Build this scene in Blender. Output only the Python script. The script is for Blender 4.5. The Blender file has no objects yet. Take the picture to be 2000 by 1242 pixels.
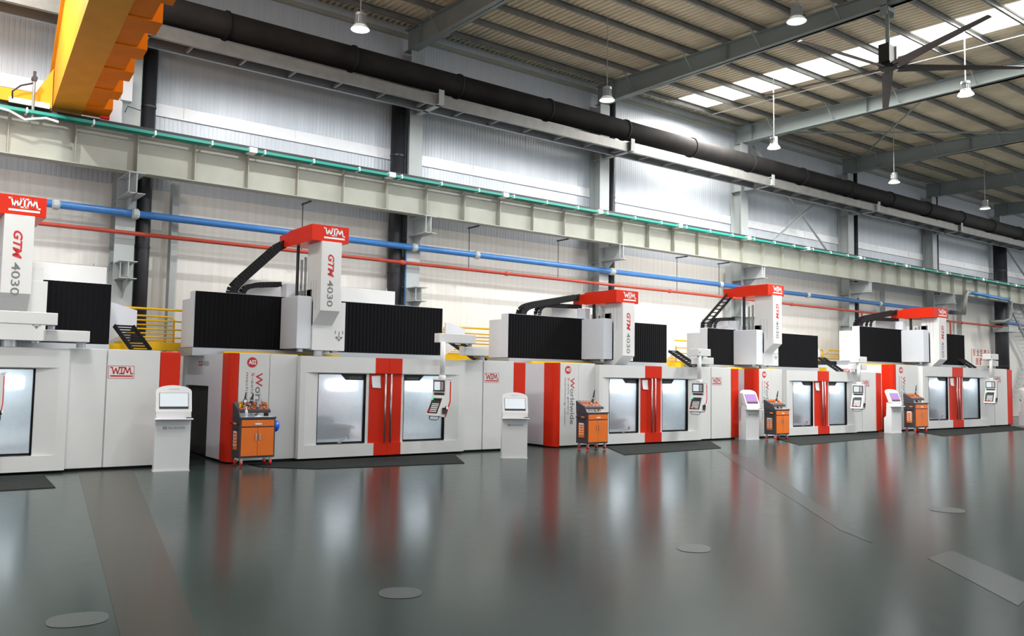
import bpy, bmesh, math, random
from mathutils import Vector, Matrix
random.seed(7)
C = bpy.context.scene
PI = math.pi

# ------------------------------------------------------------------ camera
yaw, pit, roll = 0.64509365, 0.07008434, 0.01597757
fwd = Vector((math.sin(yaw)*math.cos(pit), math.cos(yaw)*math.cos(pit), math.sin(pit)))
rgt = Vector((math.cos(yaw), -math.sin(yaw), 0)); up = rgt.cross(fwd)
r2 = rgt*math.cos(roll)+up*math.sin(roll); u2 = up*math.cos(roll)-rgt*math.sin(roll)
cam = bpy.data.objects.new('camera', bpy.data.cameras.new('camera'))
C.collection.objects.link(cam); C.camera = cam
cam.data.sensor_width = 36; cam.data.lens = 36*1650/2000; cam.data.clip_end = 300
cam.matrix_world = Matrix(((r2.x, u2.x, -fwd.x, 0), (r2.y, u2.y, -fwd.y, 0), (r2.z, u2.z, -fwd.z, 1.9), (0, 0, 0, 1)))

# ------------------------------------------------------------------ world, light, exposure
w = bpy.data.worlds.new('world'); C.world = w; w.use_nodes = True
bg = w.node_tree.nodes['Background']; bg.inputs[0].default_value = (0.93, 0.96, 1.0, 1); bg.inputs[1].default_value = 1.3
vs = C.view_settings; vs.view_transform = 'Standard'; vs.look = 'None'; vs.gamma = 1; vs.use_curve_mapping = False; vs.exposure = -0.18
C.cycles.use_denoising = True
C.cycles.max_bounces = 8; C.cycles.diffuse_bounces = 4; C.cycles.sample_clamp_indirect = 3; C.cycles.sample_clamp_direct = 20; C.cycles.caustics_reflective = False; C.cycles.caustics_refractive = False
LAMP_W, SKY_W, CABIN_W = 820.0, 4600.0, 85.0

def area(name, loc, sx, sy, watts, col=(1, 1, 1), rot=(0, 0, 0), parent=None):
    l = bpy.data.lights.new(name, 'AREA'); l.shape = 'RECTANGLE'; l.size = sx; l.size_y = sy; l.energy = watts; l.color = col
    o = bpy.data.objects.new(name, l); C.collection.objects.link(o); o.location = loc; o.rotation_euler = rot; o.parent = parent
    return o
# daylight through the roof glazing strips; the rightmost strip is added
area('skylight_daylight', (25.35, 14.0, 12.36), 1.7, 15.6, SKY_W, (1, .98, .93))
area('skylight_daylight', (1.2, 10.0, 12.2), 1.7, 20, SKY_W*.5, (1, .98, .93))
area('skylight_daylight', (49.5, 6.0, 12.1), 1.7, 20, SKY_W*.8, (1, .98, .93))  # light of an unseen strip, added to brighten the right side

# ------------------------------------------------------------------ helpers
class MB:
    def __init__(s): s.v = []; s.f = []; s.m = []
    def add(s, vs_, fs, mi=0):
        b = len(s.v); s.v += [tuple(v) for v in vs_]
        for f in fs: s.f.append(tuple(b+i for i in f)); s.m.append(mi)
        return s
    def box(s, x0, x1, y0, y1, z0, z1, mi=0):
        return s.add([(x0, y0, z0), (x1, y0, z0), (x1, y1, z0), (x0, y1, z0), (x0, y0, z1), (x1, y0, z1), (x1, y1, z1), (x0, y1, z1)],
                     [(0, 3, 2, 1), (4, 5, 6, 7), (0, 1, 5, 4), (1, 2, 6, 5), (2, 3, 7, 6), (3, 0, 4, 7)], mi)
    def prism(s, poly, a0, a1, axis='y', mi=0):
        """polygon extruded along an axis; poly is (x,z) for y, (y,z) for x, (x,y) for z"""
        n = len(poly)
        P = {'y': lambda p, a: (p[0], a, p[1]), 'x': lambda p, a: (a, p[0], p[1]), 'z': lambda p, a: (p[0], p[1], a)}[axis]
        vs_ = [P(p, a0) for p in poly]+[P(p, a1) for p in poly]
        fs = [tuple(range(n)), tuple(range(2*n-1, n-1, -1))]+[(i, i+n, (i+1) % n+n, (i+1) % n) for i in range(n)]
        return s.add(vs_, fs, mi)
    def bar(s, p, q, wd, ht=None, mi=0):
        p = Vector(p); q = Vector(q); ht = ht or wd; d = (q-p).normalized()
        a = d.cross(Vector((0, 0, 1)));  a = a.normalized() if a.length > 1e-4 else Vector((1, 0, 0))
        b = a.cross(d).normalized(); a *= wd/2; b *= ht/2
        return s.add([p-a-b, p+a-b, p+a+b, p-a+b, q-a-b, q+a-b, q+a+b, q-a+b],
                     [(0, 3, 2, 1), (4, 5, 6, 7), (0, 1, 5, 4), (1, 2, 6, 5), (2, 3, 7, 6), (3, 0, 4, 7)], mi)
    def tube(s, pts, r, n=8, mi=0, cap=True):
        pts = [Vector(p) for p in pts]; rs = r if isinstance(r, (list, tuple)) else [r]*len(pts)
        b = len(s.v); ref = None
        for i, p in enumerate(pts):
            d = (pts[min(i+1, len(pts)-1)]-pts[max(i-1, 0)]).normalized()
            if ref is None: ref = d.orthogonal().normalized()
            ref = (ref-d*ref.dot(d)).normalized(); o = d.cross(ref)
            for k in range(n):
                t = 2*PI*k/n; s.v.append(tuple(p+(ref*math.cos(t)+o*math.sin(t))*rs[i]))
        for i in range(len(pts)-1):
            for k in range(n):
                s.f.append((b+i*n+k, b+i*n+(k+1) % n, b+(i+1)*n+(k+1) % n, b+(i+1)*n+k)); s.m.append(mi)
        if cap:
            s.f.append(tuple(b+k for k in range(n-1, -1, -1))); s.m.append(mi)
            s.f.append(tuple(b+(len(pts)-1)*n+k for k in range(n))); s.m.append(mi)
        return s
    def lathe(s, prof, c, n=16, mi=0):
        """profile of (r,z) turned about the vertical through c"""
        b = len(s.v)
        for r_, z in prof:
            for k in range(n): s.v.append((c[0]+r_*math.cos(2*PI*k/n), c[1]+r_*math.sin(2*PI*k/n), c[2]+z))
        for i in range(len(prof)-1):
            for k in range(n):
                s.f.append((b+i*n+k, b+i*n+(k+1) % n, b+(i+1)*n+(k+1) % n, b+(i+1)*n+k)); s.m.append(mi)
        return s
    def mesh(s, name, mats):
        me = bpy.data.meshes.new(name); me.from_pydata(s.v, [], s.f)
        for m_ in (mats if isinstance(mats, (list, tuple)) else [mats]): me.materials.append(m_)
        if max(s.m or [0]) > 0: me.polygons.foreach_set('material_index', s.m)
        bm = bmesh.new(); bm.from_mesh(me); bmesh.ops.recalc_face_normals(bm, faces=bm.faces); bm.to_mesh(me); bm.free()
        return me

def link(name, me, parent=None, loc=None, rz=0, **kw):
    o = bpy.data.objects.new(name, me); C.collection.objects.link(o)
    o.parent = parent
    if loc: o.location = loc
    if rz: o.rotation_euler.z = rz
    for k, v in kw.items(): o[k] = v
    return o
def P(name, mb, mats, parent=None, smooth=False, bev=0, **kw):
    me = mb.mesh(name, mats)
    if smooth:
        for p in me.polygons: p.use_smooth = len(p.vertices) == 4
    o = link(name, me, parent, **kw)
    if bev:
        b = o.modifiers.new('bevel', 'BEVEL'); b.width = bev; b.segments = 2; b.limit_method = 'ANGLE'
    return o
def T(name, label, cat, loc=(0, 0, 0), rz=0, group=None, kind=None, scale=None):
    o = link(name, None, None, loc, rz, label=label, category=cat)
    if group: o['group'] = group
    if kind: o['kind'] = kind
    if scale: o.scale = scale
    return o

# ------------------------------------------------------------------ materials
def mat(name, col, rough=.5, metal=0, var=0.0, scale=3.0, bump=0.0, bscale=20, emit=0, ecol=None, spec=.5, coat=0, stretch=None):
    m = bpy.data.materials.new(name); m.use_nodes = True; nt = m.node_tree; b = nt.nodes['Principled BSDF']
    c = tuple(col)+(1,)
    b.inputs['Base Color'].default_value = c; b.inputs['Roughness'].default_value = rough; b.inputs['Metallic'].default_value = metal
    b.inputs['Specular IOR Level'].default_value = spec
    if coat: b.inputs['Coat Weight'].default_value = coat; b.inputs['Coat Roughness'].default_value = .1
    if emit: b.inputs['Emission Color'].default_value = tuple(ecol or col)+(1,); b.inputs['Emission Strength'].default_value = emit
    if var or bump:
        tc = nt.nodes.new('ShaderNodeTexCoord'); mp = nt.nodes.new('ShaderNodeMapping'); nt.links.new(tc.outputs['Object'], mp.inputs[0])
        if stretch: mp.inputs['Scale'].default_value = stretch
    if var:
        n = nt.nodes.new('ShaderNodeTexNoise'); n.inputs['Scale'].default_value = scale; n.inputs['Detail'].default_value = 6
        nt.links.new(mp.outputs[0], n.inputs['Vector'])
        r = nt.nodes.new('ShaderNodeValToRGB'); r.color_ramp.elements[0].position = .3; r.color_ramp.elements[1].position = .7
        r.color_ramp.elements[0].color = tuple(x*(1-var) for x in col)+(1,); r.color_ramp.elements[1].color = tuple(min(1, x*(1+var)) for x in col)+(1,)
        nt.links.new(n.outputs['Fac'], r.inputs[0]); nt.links.new(r.outputs[0], b.inputs['Base Color'])
    if bump:
        n2 = nt.nodes.new('ShaderNodeTexNoise'); n2.inputs['Scale'].default_value = bscale; nt.links.new(mp.outputs[0], n2.inputs['Vector'])
        bp = nt.nodes.new('ShaderNodeBump'); bp.inputs['Strength'].default_value = bump; bp.inputs['Distance'].default_value = .02
        nt.links.new(n2.outputs['Fac'], bp.inputs['Height']); nt.links.new(bp.outputs[0], b.inputs['Normal'])
    return m
M = {}
M['white'] = mat('machine_white_paint', (.66, .66, .65), .42, var=.03, scale=1.5)
M['bluewhite'] = mat('machine_cool_paint', (.64, .66, .70), .4, var=.03, scale=1.5)
M['red'] = mat('machine_red_paint', (.60, .022, .004), .4, var=.04, scale=2, spec=.2)
M['black'] = mat('bellows_black', (.0045, .0045, .0055), .9, spec=.15)
M['darksteel'] = mat('dark_steel', (.03, .03, .032), .5, .3)
M['chain'] = mat('chain_black', (.010, .010, .011), .6, spec=.2)
M['steel'] = mat('brushed_steel', (.45, .46, .46), .28, .9, var=.1, scale=8)
M['alu'] = mat('grey_aluminium', (.42, .44, .46), .4, .5)
M['yellow'] = mat('yellow_paint', (.80, .46, .004), .45, var=.05, spec=.25)
M['crane'] = mat('crane_yellow_paint', (.76, .34, .025), .55, var=.06, scale=2, spec=.12)
M['craneorange'] = mat('crane_orange_paint', (.78, .20, .001), .6, var=.08, scale=2, spec=.12)
M['pinkred'] = mat('print_red', (.52, .012, .012), .5)
M['gray_print'] = mat('print_grey', (.16, .17, .17), .5)
M['lgray_print'] = mat('print_light_grey', (.34, .36, .36), .5)
M['white_print'] = mat('print_white', (.85, .85, .85), .5)
M['paper'] = mat('paper', (.78, .78, .80), .7, var=.05)
M['wall'] = mat('wall_panel_paint', (.56, .60, .65), .34, var=.05, scale=.6, bump=.15, bscale=3, stretch=(14, 1, .3))
M['wallwarm'] = mat('wall_panel_cream', (.80, .775, .72), .45, var=.05, scale=.6, bump=.05, bscale=3, stretch=(14, 1, .3))
M['flash'] = mat('wall_flashing', (.80, .81, .83), .3, var=.04)
M['column'] = mat('column_grey_paint', (.42, .45, .445), .55, var=.08, scale=1.2)
M['beam'] = mat('rafter_grey_paint', (.27, .31, .305), .55, var=.1, scale=.8)
M['girder'] = mat('girder_cream_paint', (.36, .365, .31), .55, var=.08, scale=1.5)
M['purlin'] = mat('galvanised_purlin', (.26, .26, .25), .5, .3, var=.15)
M['roof'] = mat('roof_sheet', (.86, .76, .58), .6, var=.12, scale=.7)
M['duct'] = mat('duct_black_lagging', (.022, .020, .020), .8, var=.3, scale=1.2, bump=.3, bscale=4, spec=.25)
M['pipeblack'] = mat('black_downpipe', (.018, .019, .024), .5, var=.2)
M['bluepipe'] = mat('blue_pipe_paint', (.04, .18, .47), .35, var=.08)
M['redpipe'] = mat('red_pipe_paint', (.45, .055, .03), .45, var=.1)
M['teal'] = mat('teal_conductor', (.010, .27, .21), .4)
M['kiosk'] = mat('kiosk_white', (.66, .66, .665), .35)
M['screen'] = mat('lit_screen', (.1, .1, .1), .2, emit=.85, ecol=(.86, .95, 1))
M['screenpurple'] = mat('lit_screen_purple', (.1, .1, .1), .2, emit=.8, ecol=(.62, .25, .95))
M['screenpink'] = mat('lit_screen_pink', (.1, .1, .1), .2, emit=.7, ecol=(.75, .12, .35))
M['greenlamp'] = mat('green_lamp', (.02, .5, .2), .3, emit=1.0, ecol=(.02, .8, .25))
M['redlamp'] = mat('red_button', (.8, .02, .01), .3)
M['cartorange'] = mat('cart_orange', (.80, .165, .008), .4, var=.04)
M['cartgrey'] = mat('cart_dark_grey', (.045, .045, .055), .5, var=.1)
M['rubber'] = mat('mat_rubber', (.020, .023, .022), .85, var=.15, scale=6, bump=.3, bscale=60, spec=.08)
M['helmet'] = mat('helmet_blue', (.01, .10, .62), .25)
M['lampglow'] = mat('lamp_glow', (1, 1, 1), .3, emit=5, ecol=(.95, .98, 1))
M['skyglow'] = mat('skylight_sheet', (.9, .9, .85), .5, emit=2.4, ecol=(1, .985, .93))
M['cabinglow'] = mat('cabin_lamp_glow', (1, 1, 1), .3, emit=55, ecol=(.85, .94, 1))
M['cabinglow_dim'] = mat('cabin_lamp_glow_dim', (1, 1, 1), .3, emit=20, ecol=(.85, .94, 1))
M['fan'] = mat('fan_blade', (.12, .095, .09), .45, .3)
M['cabin'] = mat('cabin_steel', (.40, .44, .46), .38, .35, var=.15, scale=3)
M['cabinfloor'] = mat('cabin_floor', (.62, .64, .65), .4, .1)
M['green'] = mat('green_paint', (.01, .20, .06), .5)
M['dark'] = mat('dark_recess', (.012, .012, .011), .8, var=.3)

def floor_mat():
    m = mat('floor_epoxy', (.112, .138, .132), .3); nt = m.node_tree; b = nt.nodes['Principled BSDF']
    tc = nt.nodes.new('ShaderNodeTexCoord'); n = nt.nodes.new('ShaderNodeTexNoise'); n.inputs['Scale'].default_value = .35; n.inputs['Detail'].default_value = 8
    nt.links.new(tc.outputs['Object'], n.inputs['Vector'])
    r = nt.nodes.new('ShaderNodeValToRGB'); r.color_ramp.elements[0].position = .3; r.color_ramp.elements[1].position = .72
    r.color_ramp.elements[0].color = (.024, .038, .034, 1); r.color_ramp.elements[1].color = (.028, .043, .039, 1)
    nt.links.new(n.outputs['Fac'], r.inputs[0]); nt.links.new(r.outputs[0], b.inputs['Base Color'])
    n2 = nt.nodes.new('ShaderNodeTexNoise'); n2.inputs['Scale'].default_value = 5; n2.inputs['Detail'].default_value = 4
    nt.links.new(tc.outputs['Object'], n2.inputs['Vector'])
    mr = nt.nodes.new('ShaderNodeMapRange'); mr.inputs['To Min'].default_value = .16; mr.inputs['To Max'].default_value = .22
    nt.links.new(n2.outputs['Fac'], mr.inputs[0]); nt.links.new(mr.outputs[0], b.inputs['Roughness'])
    b.inputs['Specular IOR Level'].default_value = .13
    return m
M['floor'] = floor_mat()
M['reflbrown'] = mat('floor_brown_reflection', (.034, .034, .027), .26, var=.06, scale=.5, spec=.14)  # brown beam reflection put into the colour
M['reflpale'] = mat('floor_pale_reflection', (.034, .044, .042), .26, var=.06, scale=.8, spec=.14)  # pale strip reflections put into the colour
M['refloval'] = mat('floor_oval_reflection', (.062, .074, .073), .3, spec=.14)  # pale oval lamp reflections put into the colour

def glass_mat(name, fog):
    m = bpy.data.materials.new(name); m.use_nodes = True; nt = m.node_tree; nt.nodes.clear()
    o = nt.nodes.new('ShaderNodeOutputMaterial'); t = nt.nodes.new('ShaderNodeBsdfTransparent'); g = nt.nodes.new('ShaderNodeBsdfGlossy')
    g.inputs['Roughness'].default_value = .12; d = nt.nodes.new('ShaderNodeBsdfTranslucent'); d.inputs[0].default_value = (.8, .86, .9, 1)
    tc = nt.nodes.new('ShaderNodeTexCoord'); n = nt.nodes.new('ShaderNodeTexNoise'); n.inputs['Scale'].default_value = 9; n.inputs['Detail'].default_value = 9
    nt.links.new(tc.outputs['Object'], n.inputs['Vector'])
    mr = nt.nodes.new('ShaderNodeMapRange'); mr.inputs['From Min'].default_value = .3; mr.inputs['From Max'].default_value = .75
    mr.inputs['To Min'].default_value = fog*.8; mr.inputs['To Max'].default_value = fog*1.2
    nt.links.new(n.outputs['Fac'], mr.inputs[0])
    m1 = nt.nodes.new('ShaderNodeMixShader'); nt.links.new(mr.outputs[0], m1.inputs[0]); nt.links.new(t.outputs[0], m1.inputs[1]); nt.links.new(d.outputs[0], m1.inputs[2])
    rf = nt.nodes.new('ShaderNodeBsdfRefraction'); rf.inputs['Roughness'].default_value = .55; rf.inputs['IOR'].default_value = 1.30
    m3 = nt.nodes.new('ShaderNodeMixShader'); m3.inputs[0].default_value = .55; nt.links.new(m1.outputs[0], m3.inputs[1]); nt.links.new(rf.outputs[0], m3.inputs[2])
    m2 = nt.nodes.new('ShaderNodeMixShader'); m2.inputs[0].default_value = .05; nt.links.new(m3.outputs[0], m2.inputs[1]); nt.links.new(g.outputs[0], m2.inputs[2])
    nt.links.new(m2.outputs[0], o.inputs[0]); return m
M['glass'] = glass_mat('hazy_window_glass', .30)

# ------------------------------------------------------------------ flat print
_tc = {}
def text_mesh(body, shear=0, bold=0.0, split=0, mats=()):
    """text as flat mesh fitted to the unit square; the first `split` letters take material 0, the rest material 1"""
    key = (body, shear, bold, split, tuple(m.name for m in mats))
    if key in _tc: return _tc[key]
    cu = bpy.data.curves.new('text', 'FONT'); cu.body = body; cu.shear = shear; cu.offset = bold; cu.extrude = 0; cu.resolution_u = 3
    for m_ in mats: cu.materials.append(m_)
    if split:
        for i in range(len(body)): cu.body_format[i].material_index = 0 if i < split else 1
    o = bpy.data.objects.new('text', cu); C.collection.objects.link(o)
    dg = bpy.context.evaluated_depsgraph_get(); dg.update()
    me = bpy.data.meshes.new_from_object(o.evaluated_get(dg))
    bpy.data.objects.remove(o)
    xs = [v.co.x for v in me.vertices]; ys = [v.co.y for v in me.vertices]
    x0, x1, y0, y1 = min(xs), max(xs), min(ys), max(ys)
    for v in me.vertices: v.co.x = (v.co.x-x0)/(x1-x0); v.co.y = (v.co.y-y0)/(y1-y0); v.co.z = 0
    _tc[key] = me; return me
def text(name, body, o, ax, ay, parent, mats, shear=0, bold=0.0, split=0, **kw):
    """o: corner of the first letter, ax: vector along the whole line, ay: vector of the letter height"""
    me = text_mesh(body, shear, bold, split, mats if isinstance(mats, (list, tuple)) else (mats,))
    ax = Vector(ax); ay = Vector(ay); n = ax.cross(ay).normalized()
    ob = link(name, me, parent, **kw)
    ob.matrix_local = Matrix(((ax.x, ay.x, n.x, o[0]), (ax.y, ay.y, n.y, o[1]), (ax.z, ay.z, n.z, o[2]), (0, 0, 0, 1)))
    return ob
WS = [[(0, 1), (.24, 1), (.46, 0), (.74, .85), (.98, 0), (1.24, 1)], [(1.12, 1), (1.92, 1)], [(1.52, 1), (1.52, 0)], [(1.2, 0), (1.86, 0)],
      [(1.78, 0), (2.02, 1), (2.3, .15), (2.6, 1), (2.8, 0), (3.05, 0)]]
def logo(mb, o, wd, ht, y, th=.115, mi=0):
    """the three lettered emblem with its underline, lower left at o=(x,z), in the plane y"""
    sx = wd/3.05; sz = ht*.66; t = ht*th/2
    for st in WS:
        for a, b in zip(st, st[1:]):
            p = Vector((o[0]+a[0]*sx, 0, o[1]+ht*.34+a[1]*sz)); q = Vector((o[0]+b[0]*sx, 0, o[1]+ht*.34+b[1]*sz))
            d = (q-p).normalized(); n = Vector((-d.z, 0, d.x))*t; e = d*t*.6
            mb.add([(v.x, y, v.z) for v in (p-n-e, q-n+e, q+n+e, p+n-e)], [(0, 1, 2, 3)], mi)
    mb.add([(o[0], y, o[1]), (o[0]+wd, y, o[1]), (o[0]+wd, y, o[1]+ht*.16), (o[0], y, o[1]+ht*.16)], [(0, 1, 2, 3)], mi)
    return mb

# ================================================================== THE SETTING
WY = 22.9                                     # inner face of the long wall
fl = P('floor', MB().box(-14, 70, -12, 23.2, -.2, 0), M['floor'], kind='structure')
COLX = [4.77+8.07*k for k in range(-1, 8)]
def rooftop(y): return 12.68-.037*(22.3-y)     # top of the rafters
# long wall: sandwich panels one metre wide, a lower and an upper row, each its own piece
wb = P('wall_back', MB().box(-14, 70, WY+.05, WY+.3, 0, 13.1), M['wallwarm'], kind='structure')
def panel_mesh(z0, z1, ribs, m, rd=.004):
    mb = MB(); wd = 1.15; n = ribs; pts = [(-.002, .005), (.008, 0)]
    for i in range(n):
        a = .02+(wd-.04)*i/n; s_ = (wd-.04)/n
        pts += [(a+s_*.55, 0), (a+s_*.65, rd), (a+s_*.9, rd), (a+s_*1.0, 0)]
    pts += [(wd-.008, 0), (wd+.002, .005)]
    vs_ = [(x, y, z) for z in (z0, z1) for x, y in pts]; k = len(pts)
    mb.add(vs_, [(i, i+1, k+i+1, k+i) for i in range(k-1)]); return mb.mesh('panel', m)
pl, pg, pu = panel_mesh(.02, 6.6, 3, M['wallwarm'], .002), panel_mesh(6.6, 8.6, 10, M['wall'], .006), panel_mesh(8.6, 12.95, 10, M['wall'])
for i in range(64):
    for me in (pl, pg, pu): link('panel', me, wb, (-3+i*1.15, WY, 0))
tr = P('trim_1', MB().box(-14, 70, WY-.035, WY, 8.60, 8.88).box(-14, 70, WY-.055, WY-.02, 8.55, 8.60), M['flash'], kind='structure', label='pale flashing band along the upper wall')
for k in range(0, 24): P('joint_cover', MB().box(-6.2+3.1*k, -6.05+3.1*k, WY-.05, WY-.03, 8.60, 8.88), M['flash'], tr)
P('trim_2', MB().box(-14, 70, WY-.14, WY, 12.5, 12.62).box(-14, 70, WY-.10, WY, 12.0+.9, 12.0+.93), M['girder'], kind='structure', label='eaves strut along the top of the wall')

# roof sheets with real corrugation, open where the skylight sits
def sheet(x0, x1, y0, y1):
    mb = MB(); pts = []; x = x0; p = .20
    while x < x1-1e-6:
        for dx, dz in ((0, 0), (.08, 0), (.105, .075), (.175, .075)):
            if x+dx <= x1: pts.append((x+dx, dz))
        x += p
    pts.append((x1, 0)); k = len(pts)
    mb.v = [(a, y, rooftop(y)+.19+b) for y in (y0, y1) for a, b in pts]; mb.f = [(i, k+i, k+i+1, i+1) for i in range(k-1)]; mb.m = [0]*len(mb.f)
    return mb
SKX = (24.5, 26.2)
ce = link('ceiling', None, None, kind='structure'); ce = None
cm = sheet(-14, SKX[0], -12, 23)
for a in (sheet(SKX[1], 70, -12, 23), sheet(SKX[0], SKX[1], 22.0, 23)): cm.add(a.v, a.f)
for o in [o for o in bpy.data.objects if o.name == 'ceiling']: bpy.data.objects.remove(o)
ce = P('ceiling', cm, M['roof'], kind='structure')
PUR = [22.1-1.33*i for i in range(25)]
sk = MB()
for i in range(24):
    y1, y0 = PUR[i]-.06, PUR[i+1]+.06
    if i == 0: y1 = 22.0
    me = MB().add([(SKX[0], y0, rooftop(y0)+.2), (SKX[1], y0, rooftop(y0)+.2), (SKX[1], y1, rooftop(y1)+.2), (SKX[0], y1, rooftop(y1)+.2)], [(0, 3, 2, 1)]).mesh('skylight_pane', M['skyglow'])
    link('skylight_pane', me, ce)
for xs_, ya in (((.35, 2.05), 0), ((48.65, 50.35), 4)):      # roof lights outside the view; the right one added to brighten that side
    for i in range(ya, 18):
        y1, y0 = PUR[i]-.06, PUR[i+1]+.06
        P('skylight_pane', MB().box(xs_[0], xs_[1], y0, y1, rooftop(PUR[i])+.05, rooftop(PUR[i])+.06), M['skyglow'], ce)
for y in PUR:   # galvanised C purlins, one object each
    z = rooftop(y)
    mb = MB().box(-14, 70, y-.012, y, z, z+.18).box(-14, 70, y-.07, y, z, z+.012).box(-14, 70, y-.07, y, z+.17, z+.18)
    P('purlin', mb, M['purlin'], ce)
P('glazing_trim', MB().bar((SKX[1]+.35, 22, rooftop(22)-.02), (SKX[1]+.35, -8, rooftop(-8)-.02), .022), M['flash'], ce, label='thin bright conduit beside the skylight')

# frames: column, rafter
rafter_first = None
for i, x in enumerate(COLX):
    where = ['left of the view', 'behind the left end of the row', 'behind the second gantry head', 'behind the third gantry head', 'at the bright wall bay', 'right of the crossed braces', 'near the right end', 'at the far right', 'beyond the right edge'][i]
    c = T('steel_column', 'grey H-section steel column '+where, 'column', (x+(.13 if i == 2 else 0), 22.3, 0), kind='structure')
    if i == 7: c['label'] = 'short grey rafter seat above the broad black downpipe'
    zc = 11.0 if i == 7 else 0
    mb = MB().box(-.23, .23, 0, .025, zc, 11.95).box(-.23, .23, .535, .56, zc, 11.95).box(-.012, .012, .025, .535, zc, 11.95)
    P('column_shaft', mb, M['column'], c)
    for z in (() if i == 7 else (1.2, 4.6, 6.1, 8.0, 9.9)): P('stiffener_plate', MB().box(-.2, .2, .03, .53, z, z+.015), M['column'], c)
    for z0, z1 in (() if i == 7 else ((6.13, 6.64), (4.13, 4.56))):       # corbels
        b = MB().box(-.012, .012, -1.0 if z1 > 5 else -.55, 0, z0, z1).box(-.2, .2, -1.02 if z1 > 5 else -.57, 0, z1-.02, z1).box(-.2, .2, -1.0 if z1 > 5 else -.55, 0, z0, z0+.02)
        b.box(-.18, -.16, -1.0 if z1 > 5 else -.5, -.98 if z1 > 5 else -.48, z0, z1)
        P('corbel', b, M['column'], c)
        P('gusset', MB().prism([(-.55, z0), (0, z0), (0, z0-.45)], -.008, .008, 'x'), M['column'], c)
    if 0 < i < 7:
        for z0, z1, xx in ((9.93, 10.25, 0),):
            P('duct_bracket', MB().box(-.09, .09, -1.42, 0, z0-.02, z0).box(-.09, .09, -1.42, 0, z1-.02, z1).box(-.01, .01, -1.42, 0, z0, z1).box(-.09, .09, -1.44, -1.42, z0-.02, z1+.1), M['column'], c)
    rf = T('roof_rafter', 'grey tapered steel rafter crossing the roof '+where, 'beam', (x, 22.3, 12), kind='structure')
    y1 = -34
    def zb(y): return 11.98-.015*(22.3-(22.3+y))*-1 if False else 11.98+.015*y
    def zt(y): return 12.68+.037*y
    mb = MB().prism([(.4, zb(0)-12), (y1, zb(y1*.35)-12-.2), (y1, zt(y1)-12-.02), (.4, zt(0)-12)], -.012, .012, 'x')
    P('web', mb, M['beam'], rf)
    P('bottom_flange', MB().bar((0, .4, zb(0)-12), (0, y1, zb(y1*.35)-12.2), .30, .022), M['beam'], rf)
    P('top_flange', MB().bar((0, .4, zt(0)-12), (0, y1, zt(y1)-12), .30, .022), M['beam'], rf)
    for yy in (-.45, -5.6, -11.5):
        P('web_stiffener', MB().box(-.15, .15, yy-.01, yy+.01, zb(yy)-12, zt(yy)-12), M['beam'], rf)
    for q in range(1, 9, 2):
        yy = PUR[q]-22.3
        for s_ in (-1, 1): P('flange_brace', MB().bar((0, yy, zb(yy)-12+.03), (s_*.62, yy, zt(yy)-12+.06), .04, .025), M['beam'], rf)
    if i in (4,): pass
# wall bracing (crossed angles) in the fourth bay and ceiling tie rods
xb = T('wall_bracing', 'crossed grey angle braces on the wall right of the bright bay', 'brace', (33.1, 22.4, 0), kind='structure')
P('brace_bar', MB().bar((-3.4, 0, 12.0), (3.2, .0, 7.2), .10, .05), M['column'], xb); P('brace_bar', MB().bar((3.3, -.08, 11.6), (-3.4, -.08, 7.2), .10, .05), M['column'], xb)
xb2 = T('wall_bracing', 'crossed dark angle braces on the wall at the far right', 'brace', (57.3, 22.4, 0), kind='structure')
P('brace_bar', MB().bar((-3.5, 0, 10.2), (3.4, 0, 6.2), .12, .06), M['column'], xb2); P('brace_bar', MB().bar((3.4, -.08, 10.4), (-3.4, -.08, 6.4), .12, .06), M['column'], xb2)
rb = T('roof_bracing', 'crossed tie rods under the roof right of the fan', 'brace', (33.1, 16, 12.3), kind='structure')
P('tie_rod', MB().tube([(-3.9, 6, .1), (3.9, -1.5, -.1)], .035, 6), M['beam'], rb); P('tie_rod', MB().tube([(-3.9, -1.5, -.15), (3.9, 6, .1)], .035, 6), M['beam'], rb)
for pxx, zt_ in ((6.0, 6.75), (28.3, 6.68), (40.3, 6.73), (48.3, 6.6)):
    P('steel_post', MB().box(pxx-.1, pxx+.1, 22.55, 22.7, 0, zt_).box(pxx-.1, pxx-.085, 22.42, 22.55, 0, zt_), M['column'], kind='structure',
      label={6.0: 'slim grey post right of the leftmost black downpipe', 28.3: 'slim grey post left of the tall fourth gantry head', 40.3: 'slim grey post in the bay left of the last gantry head', 48.3: 'slim grey post beside the raised blue pipe loop'}[pxx], category='post')

# ------------------------------------------------------------------ crane runway: girder, rail, conductor bars
g = T('runway_girder', 'cream crane runway girder with web stiffeners along the wall', 'girder', (28, 21.5, 0), kind='structure')
P('web', MB().box(-42, 42, 0, .014, 6.66, 7.66), M['girder'], g)
P('bottom_flange', MB().box(-42, 42, -.17, .17, 6.64, 6.66), M['girder'], g)
P('top_flange', MB().box(-42, 42, -.2, .2, 7.64, 7.665), M['girder'], g)
sm = MB().box(-.008, .008, -.16, 0, 6.66, 7.64).mesh('stiffener', M['girder'])
for i in range(-6, 45):
    x = COLX[1]+8.07/6*i-28
    if abs(x) < 41: link('stiffener', sm, g, (x, 0, 0))
P('crane_rail', MB().box(-42, 42, -.05, .05, 7.665, 7.80).box(-42, 42, -.14, .14, 7.665, 7.70), M['darksteel'], g, label='black crane rail')
cb = T('conductor_line', 'four teal conductor bars with white clips beside the crane rail', 'conductor', (28, 21.2, 7.58))
for j in range(4): P('conductor_bar', MB().box(-42, 42, -.19+.075*j, -.16+.075*j, -.035, .035), M['teal'], cb)
hm = MB().box(-.012, .012, -.2, .3, .05, .07)
for j in range(4): hm.box(-.02, .02, -.195+.075*j, -.155+.075*j, -.045, .05)
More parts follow.
